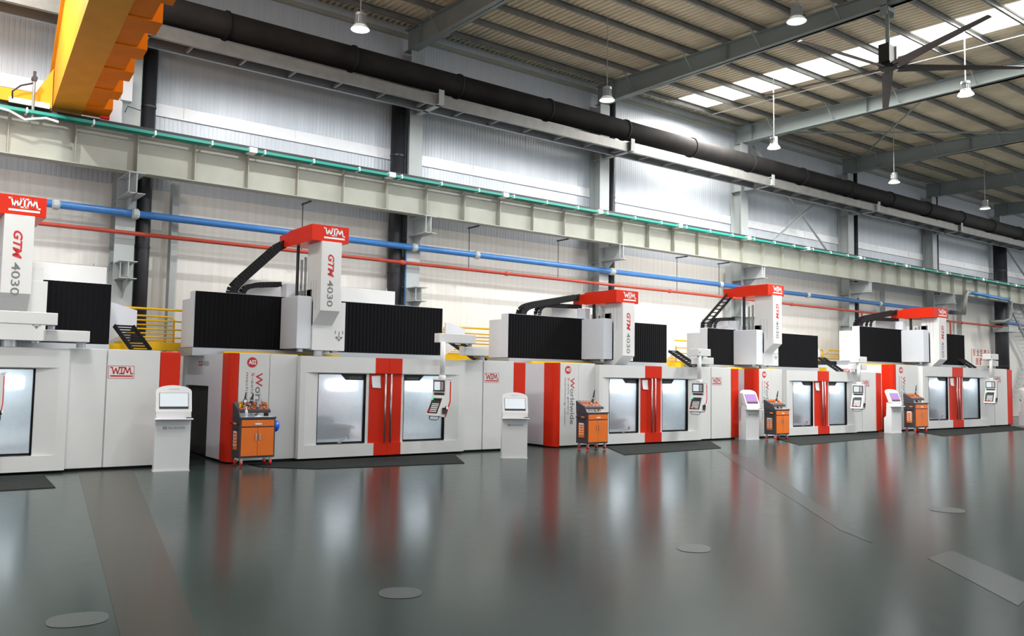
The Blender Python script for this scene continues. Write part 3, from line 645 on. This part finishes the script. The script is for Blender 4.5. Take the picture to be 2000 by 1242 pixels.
    P('ram_rail', MB().box(h+.20, h+.24, Y(18.98), Y(19.05), 3.7, hb-.3).box(h+.16, h+.20, Y(19.12), Y(19.18), 3.7, hb-.35), M['steel'], m)
    P('vent_slots', vent(h), M['lgray_print'], m, kind='stuff')
    P('ram_head', MB().box(h, h+.93, Y(18.2), Y(19.62), hb, htop), M['red'], m, bev=.006)
    P('head_bracket', MB().box(h-.0, h+.06, Y(19.62), Y(20.15), hb+.02, htop-.05), M['red'], m)
    P('ram_guide', MB().box(h+.14, h+.18, Y(19.3), Y(19.4), 3.7, hb), M['darksteel'], m)
    lg = logo(MB(), (h+.30, hb+.075), .52, .24, Y(18.2)-.003); P('head_emblem', lg, M['white_print'], m, label='white three letter emblem on the red head')
    zt_ = min(hb-.30, 99)
    text('ram_lettering', 'GTM', (h+.40, Y(18.16)-.003, zt_), (0, 0, -.53), (.155, 0, 0), m, M['pinkred'], shear=.25, bold=.032)
    text('ram_lettering', '4030', (h+.40, Y(18.16)-.003, zt_-.60), (0, 0, -.62), (.145, 0, 0), m, M['gray_print'], bold=.012)
    lm = MB()
    for dx, dz in ((0, 0), (.11, 0), (.055, -.05)):
        x_, z_ = h+.86+dx, 2.78+dz; lm.add([(x_-.04, Y(18.55)-.003, z_), (x_, Y(18.55)-.003, z_-.05), (x_+.04, Y(18.55)-.003, z_), (x_+.02, Y(18.55)-.003, z_+.02), (x_-.02, Y(18.55)-.003, z_+.02)], [(0, 1, 2, 3, 4)])
    for dx, dz, l_ in ((-.04, .06, .08), (.055, -.02, .14), (.15, .06, .08)): lm.box(h+.86+dx-.01, h+.86+dx+.01, Y(18.55)-.004, Y(18.55)-.002, 2.80+dz, 2.80+dz+l_)
    P('saddle_marking', lm, M['gray_print'], m)
    P('spindle_nose', MB().tube([(h+.5, Y(18.8), 2.33), (h+.5, Y(18.8), 2.47)], .13, 16).tube([(h+.95, Y(18.9), 2.42), (h+.95, Y(18.9), 2.46)], .09, 12).tube([(h+.1, Y(18.9), 2.42), (h+.1, Y(18.9), 2.49)], .09, 12), M['steel'], m)
    if ch1 and len(ch1) == 3:
        (xa, za), (xc, zc), _ = ch1; ladder_chain(m, xa-.12, za, xc-.15, zc, Y(20.0), Y(20.0), .36); chain('drag_chain', [(xc+.05, Y(20.0), zc+.02), (xc+.02, Y(20.0), 3.74)], .3, m)
    elif ch1: chain('drag_chain', [(x+gdx, Y(20.0), z) for x, z in ch1], .26, m)
    if ch2: chain('drag_chain', [(x+gdx, Y(20.0), z) for x, z in ch2], .20, m, .12)
    ladder_chain(m, lad[0], 2.88, lad[1], 2.36, Y(19.75), Y(19.3), .38)
    P('end_bracket', MB().prism([(-.95, 2.5), (-.30, 2.9), (-.30, 3.27), (-.82, 3.42), (-.95, 3.42)], Y(20.3), Y(20.38), 'y'), M['bluewhite'], m)
    control_pendant(m, xp, wide, sim, pang)
    return m
def vent(h):
    mb = MB()
    for i in range(16):
        for j in range(3): mb.box(h+.236, h+.24, Y(18.4+.14*j), Y(18.44+.14*j), 3.4+.045*i, 3.415+.045*i)
    return mb

c2 = [(-5.76, 5.21), (-6.12, 4.99), (-6.62, 4.49), (-6.98, 4.13), (-7.16, 3.92), (-7.19, 3.76)]
c2b = [(-6.0, 4.09), (-6.6, 4.03), (-6.83, 3.96), (-6.93, 3.88), (-6.95, 3.74)]
c3 = [(-5.15, 4.46), (-6.87, 4.12), (-7.2, 4.03), (-7.36, 3.93), (-7.42, 3.74)]
c3b = [(-5.07, 4.16), (-6.47, 4.12), (-6.68, 4.05), (-6.76, 3.95), (-6.78, 3.74)]
c4 = [(-6.40, 5.16), (-7.84, 3.96), (-7.9, 3.74)]
c4b = [(-6.33, 4.18), (-7.15, 4.12), (-7.34, 4.04), (-7.42, 3.92), (-7.44, 3.74)]
machine(4.98, 'A01', 'white and red gantry machining center cut off by the left edge', -3.43, 5.18, 3.32, bright=-1.0, lad=(-.88, -.60), backr=2.45, sim=True, xp=-3.38, pang=-25)
machine(13.88, 'A02', 'white and red gantry machining center marked A02 with tall head and long sloping chain', -5.99, 5.365, 3.37, ch1=c2, ch2=c2b, backr=3.35, sim=True)
machine(22.79, 'A03', 'white and red gantry machining center marked A03 with lowered head and long black bellows', -5.21, 4.57, 2.60, wide=False, xp=-2.75, ch1=c3, ch2=c3b, backr=.95)
machine(31.57, 'A03', 'white and red gantry machining center right of A03, its head raised high over short bellows', -6.64, 5.32, 3.23, wide=False, xp=-2.75, ch1=c4, ch2=c4b, backr=.4, backl=.5)
machine(43.15, 'A03', 'white and red gantry machining center at the far right, larger panels and lowered head', -5.21, 4.57, 2.60, wide=False, xp=-2.75, ch1=c3, ch2=c3b, scale=(1.36, 1, 1.145), backr=.95, gdx=.41, bleft=-7.31, bright=-.54)

# ------------------------------------------------------------------ platforms with yellow railings behind the machines
def railing(x, y, label, ln=1.25, lad=True, z=2.45):
    t = T('platform_railing', label, 'railing', (x, y, z), group='yellow railings on the machine platforms')
    P('deck_edge', MB().box(-.3, ln+.25, -.04, .5, -.05, .14), M['yellow'], t)
    P('top_rail', MB().tube([(-.4, 0, .78), (-.38, 0, .88), (-.3, 0, .91), (ln-.1, 0, .91), (ln-.02, 0, .88), (ln, 0, .8), (ln, 0, .1)], .028, 8), M['yellow'], t, smooth=True)
    P('inner_rail', MB().tube([(-.2, .45, .77), (ln-.3, .45, .77), (ln-.22, .45, .7), (ln-.22, .45, .1)], .022, 8), M['yellow'], t, smooth=True)
    for zz in (.25, .44, .64): P('mid_rail', MB().tube([(-.2, 0, zz), (ln, 0, zz)], .019, 6), M['yellow'], t)
    for zz in (.2, .36, .56): P('mid_rail', MB().tube([(-.2, .45, zz), (ln-.22, .45, zz)], .017, 6), M['yellow'], t)
    for xx in (-.2, ln+.1): P('platform_leg', MB().box(xx-.04, xx+.04, .2, .28, -z, -.05), M['column'], t)
    if lad:
        P('ladder_post', MB().tube([(ln+.3, .1, .88), (ln+.22, .1, .88), (ln+.2, .1, .8), (ln+.2, .1, .1)], .024, 8), M['yellow'], t)
        for zz in (.16, .35, .54, .73): P('rung', MB().tube([(ln, .05, zz), (ln+.3, .05, zz)], .016, 6), M['yellow'], t)
        P('ladder_post', MB().tube([(ln+.33, 0, .05), (ln+.33, 0, .8)], .016, 6), M['yellow'], t)
    return t
railing(4.72, 20.8, 'yellow railing between the leftmost machine and A02')
railing(13.7, 21.0, 'yellow railing behind the swing arm of A02', 1.9, False)
railing(23.3, 21.25, 'yellow railing right of the A03 bellows', 1.0, False)
railing(33.1, 22.05, 'yellow railing right of the tall fourth head', 1.1, False); railing(34.95, 22.05, 'yellow railing just left of the last white bellows box', 1.5, False)

def cabinet(x, y, z0, w_, d_, h_, label, m_=None, win=True):
    t = T('electrical_cabinet', label, 'cabinet', (x, y, z0))
    P('body', MB().box(0, w_, 0, d_, 0, h_), m_ or M['white'], t, bev=.01)
    if win: P('vent_window', MB().box(-.004, 0, .15, d_-.1, h_-.75, h_-.25), M['purlin'], t)
    P('door_panel', MB().box(.04, w_-.04, -.012, 0, .06, h_-.06), m_ or M['white'], t)
    if win: P('roof_fan', MB().tube([(w_/2, d_/2, h_), (w_/2, d_/2, h_+.06)], .22, 18), M['alu'], t)
    P('door_handle', MB().box(w_-.14, w_-.11, -.03, -.012, h_*.45, h_*.55), M['darksteel'], t)
    return t
cabinet(23.25, 21.85, 0, 1.1, .7, 3.85, 'tall white electrical cabinet behind the A03 drag chain')
cabinet(34.5, 21.35, 0, 1.1, .6, 2.9, 'white cabinet between the fourth and last machines', win=False)
cabinet(33.0, 21.35, 0, 1.45, .6, 2.84, 'black cabinet between the fourth and last machines', M['darksteel'], win=False)

# ------------------------------------------------------------------ kiosks
def kiosk(x, y, deg, label, sc=1, purple=False, logo_=True):
    t = T('info_kiosk', label, 'kiosk', (x, y, 0), math.radians(-deg), group='white freestanding screen kiosks', scale=(sc, sc, sc))
    K = M['kiosk']; w_ = .32
    P('foot_plate', MB().box(-.33, .33, -.03, .33, 0, .012), K, t)
    P('pedestal', MB().prism([(0, .012), (.31, .012), (.31, .56), (.22, .64), (.20, 1.05), (0, 1.05)], -w_, w_, 'x'), K, t, bev=.006)
    # leaning head with an arched top
    pf = []; ang = math.atan2(.20, .50)
    def hp(u, v, off=0):      # u across, v up the leaning face
        z = 1.02+v; yy = -.03 if v < .12 else -.03+(v-.12)*math.tan(ang)
        return (u, yy+off, z)
    outl = [(-.315, 0), (.315, 0), (.325, .15), (.325, .50)]
    for k in range(1, 10): a = PI*k/10; outl.append((.325*math.cos(a), .50+.12*math.sin(a)))
    outl.append((-.325, .50)); outl.append((-.325, .15))
    mb = MB()
    # build head as two slabs: straight lower band and leaning face
    mb.prism([(-.06, -.0+1.0), (-.03+0, 1.14), (.20, 1.14), (.20, 1.0)], -.315, .315, 'x')
    face = [p for p in outl if p[1] >= .12]; face = [(.325, .12)]+[p for p in outl[3:-1]]+[(-.325, .12)]
    n = len(face); vs_ = [hp(u, v) for u, v in face]+[hp(u, v, .13) for u, v in face]
    mb.add(vs_, [tuple(range(n)), tuple(range(2*n-1, n-1, -1))]+[(i, i+n, (i+1) % n+n, (i+1) % n) for i in range(n)])
    hd = P('head', mb, K, t)
    def quad(u0, u1, v0, v1, off): return [hp(u0, v0, off), hp(u1, v0, off), hp(u1, v1, off), hp(u0, v1, off)]
    P('screen_frame', MB().add(quad(-.265, .265, .17, .475, -.004), [(0, 1, 2, 3)]), M['darksteel'], hd)
    P('screen', MB().add(quad(-.255, .255, .215, .47, -.008), [(0, 1, 2, 3)]), M['screenpurple'] if purple else M['screen'], hd)
    if purple: P('screen_band', MB().add(quad(-.25, .25, .22, .26, -.010), [(0, 1, 2, 3)]), M['screenpink'], hd)
    o_ = Vector(hp(-.09, .535, -.004)); a_ = Vector(hp(.09, .535, -.004))-o_; b_ = Vector(hp(-.09, .56, -.004))-o_
    text('head_lettering', 'HUAWEI', o_, a_, b_, hd, M['lgray_print'])
    P('shelf', MB().prism([(-.16, .985), (-.165, 1.0), (-.15, 1.012), (.03, 1.012), (.03, .985)], -.345, .345, 'x'), K, t, bev=.005)
    P('shelf_slot', MB().box(-.22, .2, -.08, -.07, 1.012, 1.016), M['lgray_print'], t)
    P('card_reader', MB().box(.22, .33, -.12, -.05, 1.012, 1.03).tube([(.26, -.05, 1.03), (.24, .0, 1.08), (.28, .02, 1.10), (.30, -.02, 1.04)], .006, 6), M['darksteel'], t)
    text('body_lettering', 'HUAWEI', (-.09, -.003, .80), (.30, 0, 0), (0, 0, .05), t, M['gray_print'])
    P('body_emblem', MB().add([(-.18, -.003, .80), (-.115, -.003, .80), (-.115, -.003, .85), (-.18, -.003, .85)], [(0, 1, 2, 3)]), M['gray_print'], t)
    P('body_emblem_mark', MB().box(-.165, -.158, -.006, -.003, .81, .84).box(-.137, -.13, -.006, -.003, .81, .83).box(-.165, -.13, -.006, -.003, .82, .828), M['white_print'], t)
    return t
kiosk(4.66, 16.98, 10, 'white kiosk with pale lit screen at the left, beside the leftmost machine', 1.0)
kiosk(12.14, 15.95, 30, 'white kiosk with pale lit screen in front of the A02 right corner', .94)
kiosk(22.93, 17.36, 4, 'white kiosk with purple screen just right of machine A03', .985, True)
kiosk(31.55, 17.2, 4, 'white kiosk with purple screen left of the last machine', 1.02, True)
kiosk(44.0, 17.4, 4, 'white kiosk with purple screen at the right edge', 1.1, True)

# ------------------------------------------------------------------ tool carts
def cart(x, y, label, many=False, sc=(1, 1, 1)):
    t = T('tool_cart', label, 'cart', (x, y, .0125), 0, group='orange and grey tool carts in front of the machines', scale=sc)
    G, O = M['cartgrey'], M['cartorange']; W_, D_ = .75, .45
    P('body', MB().box(0, W_, .01, D_, .16, .97), G, t, bev=.006)
    P('worktop', MB().box(-.01, W_+.01, -.01, D_, .955, .99), G, t)
    P('worktop_mat', MB().box(.03, W_-.03, .01, .30, .99, .996), M['flash'], t)
    dr = P('drawer', MB().box(.035, W_-.035, -.008, .01, .80, .93), O, t, bev=.004)
    P('drawer_pull', MB().box(.31, .45, -.02, -.008, .835, .865), M['flash'], dr)
    P('lock', MB().tube([(.375, -.018, .895), (.375, -.008, .895)], .012, 8), M['steel'], dr)
    for a, b, hx in ((.035, .372, .325), (.378, W_-.035, .405)):
        do = P('door', MB().box(a, b, -.008, .01, .20, .775), O, t, bev=.004)
        P('door_handle', MB().box(hx, hx+.025, -.022, -.008, .52, .66), M['steel'], do)
        if hx > .4: P('lock', MB().tube([(hx, -.018, .46), (hx, -.008, .46)], .013, 8), M['steel'], do)
    # side cheek rising to the tool rack
    P('rack_cheek', MB().prism([(.02, .97), (D_, .97), (D_+.02, 1.28), (.10, 1.12)], -.002, .015, 'x'), G, t)
    P('rack_cheek', MB().prism([(.2, .97), (D_, .97), (D_+.02, 1.28), (.24, 1.15)], W_-.09, W_-.075, 'x'), G, t)
    rk = P('tool_rack', MB().prism([(.10, 1.10), (.46, 1.27), (.46, 1.29), (.10, 1.125)], .0, W_-.08, 'x'), G, t)
    P('rack_lip', MB().box(0, W_-.08, .095, .105, 1.07, 1.125), G, rk)
    slope = math.atan2(.17, .36)
    for i in range(5):
        for j in range(2):
            u = .08+.13*i+(.05 if j else 0); v = .10+.19*j
            c_ = Vector((u, .10+v*math.cos(slope), 1.125+v*math.sin(slope))); nn = Vector((0, -math.sin(slope), math.cos(slope)))
            mb = MB(); n = 12
            for k in range(n):
                a = 2*PI*k/n
                for r_, h_ in ((.052, 0), (.052, .012), (.034, .012), (.034, -.01)):
                    p_ = c_+Vector((1, 0, 0))*r_*math.cos(a)+Vector((0, math.cos(slope), math.sin(slope)))*r_*math.sin(a)+nn*h_
                    mb.v.append(tuple(p_))
            for k in range(n):
                for q in range(3): mb.f.append((k*4+q, ((k+1) % n)*4+q, ((k+1) % n)*4+q+1, k*4+q+1)); mb.m.append(0)
            P('holder_ring', mb, O, t)
    P('side_plate', MB().box(-.012, -.001, .12, .34, .32, .68), O, t, label='orange slotted plate on the side')
    sl = MB()
    for k in range(4):
        z = .40+.065*k; sl.bar((-.014, .14, z+.03), (-.014, .21, z), .004, .022).bar((-.014, .25, z), (-.014, .32, z+.03), .004, .022)
    P('plate_slots', sl, M['flash'], t)
    P('plate_cap', MB().box(-.016, -.012, .14, .32, .66, .70), M['flash'], t)
    P('push_handle', MB().tube([(0, .06, .84), (-.07, .07, .86), (-.07, .38, .86), (0, .4, .84)], .012, 8), M['darksteel'], t)
    P('push_grip', MB().tube([(-.07, .06, .86), (-.07, .16, .86)], .02, 8), M['cartorange'], t)
    for cx, cy in ((.07, .06), (W_-.07, .06), (.07, D_-.06), (W_-.07, D_-.06)):
        c_ = P('caster', MB().box(cx-.02, cx+.02, cy-.02, cy+.02, .10, .16).box(cx-.028, cx-.02, cy-.02, cy+.03, .05, .13).box(cx+.02, cx+.028, cy-.02, cy+.03, .05, .13), M['steel'], t)
        P('wheel', MB().tube([(cx-.018, cy+.01, .052), (cx+.018, cy+.01, .052)], .052, 16), M['redlamp'], c_)
    return t
def tool_holder(x, y, z, label, h_=.38, lean=(0.06, 0), r=.03, dark=True):
    t = T('tool_holder', label, 'tool', (x, y, z), group='cutting tool holders standing on the carts')
    P('taper', MB().tube([(0, 0, -.06), (0, 0, .02), (lean[0]*.15, 0, .03)], [r*.5, r*1.3, r*1.4], 12), M['steel'], t)
    P('shank', MB().tube([(lean[0]*.15, 0, .03), (lean[0]*.6, 0, h_*.55), (lean[0], 0, h_)], [r, r*.7, r*.35], 10), M['darksteel'] if dark else M['steel'], t)
    P('collar', MB().tube([(lean[0]*.5, 0, h_*.40), (lean[0]*.55, 0, h_*.48)], r*.95, 10), M['steel'], t)
def helmet(x, y, z, label):
    t = T('safety_helmet', label, 'helmet', (x, y, z), group='blue safety helmets on the cart sides')
    P('shell', MB().lathe([(.135, 0), (.13, .05), (.11, .095), (.06, .125), (.0, .135)], (0, 0, 0), 20), M['helmet'], t, smooth=True)
    P('brim', MB().lathe([(.135, 0), (.155, -.006), (.155, -.012), (.13, -.012)], (0, 0, 0), 20), M['helmet'], t)
    P('ridge', MB().tube([(-.10, 0, .09), (-.05, 0, .125), (0, 0, .14), (.05, 0, .125), (.10, 0, .09)], .012, 6), M['helmet'], t)
    t.rotation_euler = (0, PI/2, 0); return t
cart(5.99, 17.08, 'orange and grey tool cart by A02, crowded with tools and bottles', True)
helmet(6.78, 17.33, .80, 'blue safety helmet hanging on the side of the leftmost cart')
tool_holder(6.13, 17.3, 1.20, 'black slender tool holder at the left of the leftmost cart rack', .30, (.04, 0), .028)
tool_holder(6.29, 17.35, 1.22, 'thick black tool holder in the middle of the leftmost cart rack', .26, (.05, 0), .04)
tool_holder(6.40, 17.25, 1.18, 'short steel collet holder on the leftmost cart rack', .16, (.01, 0), .03, False)
tool_holder(6.48, 17.38, 1.22, 'tall steel tool holder at the right of the leftmost cart rack', .30, (.03, 0), .032, False)
def bottle(x, y, z, label, m_, h_=.15, r=.028, cap=None):
    t = T('bottle', label, 'bottle', (x, y, z), group='bottles on the leftmost tool cart')
    P('bottle_body', MB().lathe([(0, 0), (r, 0), (r, h_*.6), (r*.8, h_*.72), (r*.35, h_*.82), (r*.35, h_)], (0, 0, 0), 12), m_, t, smooth=True)
    P('cap', MB().tube([(0, 0, h_*.98), (0, 0, h_*1.12)], r*.42, 10), cap or M['flash'], t)
bottle(6.13, 17.13, .996, 'clear plastic bottle on the front left of the leftmost cart', M['flash'], .20, .03)
bottle(6.05, 17.28, 1.16, 'yellow bottle at the left end of the leftmost cart rack', M['yellow'], .13, .025, M['yellow'])
dg_ = T('dial_gauge', 'round black dial gauge standing on the leftmost cart rack', 'gauge', (6.12, 17.20, 1.15))
P('stem', MB().tube([(0, 0, 0), (0, 0, .13)], .01, 8), M['steel'], dg_); P('dial', MB().tube([(0, -.012, .175), (0, .012, .175)], .045, 18), M['darksteel'], dg_); P('dial_face', MB().tube([(0, -.015, .175), (0, -.012, .175)], .034, 18), M['flash'], dg_)
P('wiping_cloth', MB().add([(6.3, 17.12, 1.0), (6.42, 17.1, 1.012), (6.52, 17.14, 1.0), (6.53, 17.24, 1.01), (6.42, 17.22, 1.035), (6.31, 17.25, 1.005), (6.41, 17.16, 1.03)], [(0, 1, 6), (1, 2, 6), (2, 3, 6), (3, 4, 6), (4, 5, 6), (5, 0, 6)]), M['paper'], label='crumpled white cloth on the leftmost cart top', category='cloth')
P('blue_rag', MB().add([(6.2, 17.14, .998), (6.3, 17.12, 1.02), (6.31, 17.19, 1.0), (6.22, 17.2, 1.025)], [(0, 1, 2, 3)]), M['helmet'], label='small blue rag on the leftmost cart top', category='rag')
for k, (x, y, nm, sc) in enumerate(((15.16, 16.75, 'by A03', (1, 1, 1)), (23.45, 16.85, 'right of the kiosk beside A03', (1, 1, 1)), (32.30, 16.85, 'in front of the last machine', (1.34, 1, 1.16)))):
    cart(x, y, 'tidy orange and grey tool cart '+nm, False, sc)
    helmet(x+.78*sc[0], y+.28, .68*sc[2], 'blue safety helmet on the cart '+nm)
    tool_holder(x+.36*sc[0], y+.25, 1.19*sc[2], 'single black tool holder on the cart '+nm, .40*sc[2], (.12, 0), .035)
    t = T('gloves', 'white work gloves on the cart '+nm, 'gloves', (x+.22*sc[0], y+.2, 1.03*sc[2]), group='white gloves under the cart racks')
    for dx in (0, .24*sc[0]):
        g_ = P('glove', MB().box(dx, dx+.13, 0, .03, .0, .075), M['flash'], t, bev=.01)
        for q in range(4): P('finger', MB().box(dx+.005+.033*q, dx+.028+.033*q, .0, .025, -.012, .01), M['flash'], g_)
    P('parts_box', MB().box(x+.55*sc[0], x+.66*sc[0], y+.2, y+.3, .996*sc[2], 1.07*sc[2]), mat('cardboard%d' % k, (.45, .30, .12), .8), label='small tan box on the cart '+nm, category='box')

# ------------------------------------------------------------------ floor mats and painted floor reflections
def slab(name, poly, z, m_, label, cat, kind=None, z0=0.001):
    o = P(name, MB().prism(poly, z0, z, 'z'), m_, label=label, category=cat)
    if kind: o['kind'] = kind
    return o
for poly, lab in (([(-6, 15.45), (2.45, 15.45), (2.56, 17.5), (-6, 17.5)], 'black rubber mat in front of the leftmost machine'),
                  ([(6.35, 16.9), (7.2, 16.0), (10.46, 15.55), (11.45, 17.5), (6.35, 17.5)], 'black rubber mat along the front of A02'),
                  ([(15.15, 15.35), (19.2, 15.6), (21.0, 17.5), (16.5, 17.5)], 'black rubber mat in front of A03'),
                  ([(22.35, 15.2), (28.25, 15.9), (30.6, 17.5), (24.2, 17.5)], 'black rubber mat in front of the fourth machine'),
                  ([(31.4, 15.35), (40.2, 15.9), (42.5, 17.5), (33.3, 17.5)], 'black rubber mat in front of the last machine')):
    slab('rubber_mat', poly, .012, M['rubber'], lab, 'mat')['group'] = 'rubber mats in front of the machines'
slab('floor_reflection', [(3.17, 17.7), (4.1, 17.5), (1.99, 6.33), (1.2, 2.2), (.62, 2.5), (1.52, 6.64)], .003, M['reflbrown'], 'brownish reflection strip painted on the floor, running toward the viewer at the left', 'painted reflection')  # crane beam reflection painted as a thin flat slab
slab('floor_reflection', [(17.45, 13.21), (18.43, 15.13), (10.30, 6.20), (10.08, 5.60)][0:2]+[(10.08, 6.28), (9.6, 5.55)], .003, M['reflpale'], 'long pale reflection strip painted on the floor, slanting at the right', 'painted reflection')
slab('floor_reflection', [(9.99, 4.81), (9.31, 4.75), (8.0, 3.3), (8.82, 3.45)], .003, M['reflpale'], 'short pale reflection strip painted on the floor at the right edge', 'painted reflection')  # both pale strips are painted reflections, laid flat
for cx, cy, rx, ry, lab in ((1.35, 7.25, .30, .15, 'pale oval reflection painted on the floor at the lower left'), (3.79, 6.6, .26, .14, 'pale oval reflection painted on the floor near the bottom middle'),
                            (7.53, 6.51, .26, .18, 'pale oval reflection painted on the floor right of the middle'), (13.1, 6.37, .34, .22, 'small pale oval reflection painted on the floor at the right')):
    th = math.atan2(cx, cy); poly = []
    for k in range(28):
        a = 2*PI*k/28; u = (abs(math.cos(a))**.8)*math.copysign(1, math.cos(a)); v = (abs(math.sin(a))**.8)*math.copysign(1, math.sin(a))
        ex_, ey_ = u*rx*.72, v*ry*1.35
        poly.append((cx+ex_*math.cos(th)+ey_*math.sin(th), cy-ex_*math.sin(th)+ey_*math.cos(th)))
    slab('oval_reflection', poly, .004, M['refloval'], lab, 'painted lamp reflection')  # lamp reflections painted as flat pale ovals

# ------------------------------------------------------------------ far right: stairs, notices, green post
st = T('steel_staircase', 'white steel staircase with dark handrail against the wall, far right', 'staircase', (55, 22.0, 0))
P('stringer', MB().bar((-1.5, 0, 6.4), (1.4, 0, 3.7), .08, .22), M['column'], st); P('stringer', MB().bar((1.4, .0, 3.7), (-.6, 0, 1.0), .08, .22), M['column'], st)
P('handrail', MB().tube([(-1.5, -.3, 7.0), (1.4, -.3, 4.5)], .05, 6).tube([(1.6, -.3, 4.4), (-.6, -.3, 1.6)], .05, 6), M['purlin'], st)
for i in range(12): P('tread', MB().box(-1.4+.24*i, -1.1+.24*i, -.3, .5, 6.2-.225*i, 6.23-.225*i), M['flash'], st)
for i in range(10): P('tread', MB().box(1.2-.2*i, 1.5-.2*i, -.3, .5, 3.5-.27*i, 3.53-.27*i), M['flash'], st)
P('landing', MB().box(-2.6, -1.4, -.3, .6, 5.0, 5.3), M['column'], st)
gp = T('green_tank', 'dark green upright tank at the right edge behind the last kiosk', 'tank', (50.4, 19.4, 0)); P('tank_body', MB().lathe([(0, 2.2), (.3, 2.15), (.42, 2.0), (.45, 1.8), (.45, .1), (.4, 0), (0, 0)], (0, 0, 0), 20), M['green'], gp, smooth=True)
wn = T('wall_notice', 'two rows of red characters painted on the wall at the far right', 'sign', (50.4, WY-.03, 3.05))
P('notice_board', MB().box(-.1, 2.9, -.005, .005, -.1, .95), M['wallwarm'], wn)
for r_, s_ in ((.52, '安全生产人人'), (.0, '质量第一')):
    for i, ch in enumerate(s_): text('character', ch, (.0+.45*i+(.35 if r_ < .1 else 0), -.01, r_), (.34, 0, 0), (0, 0, .40), wn, M['pinkred'], bold=.01)
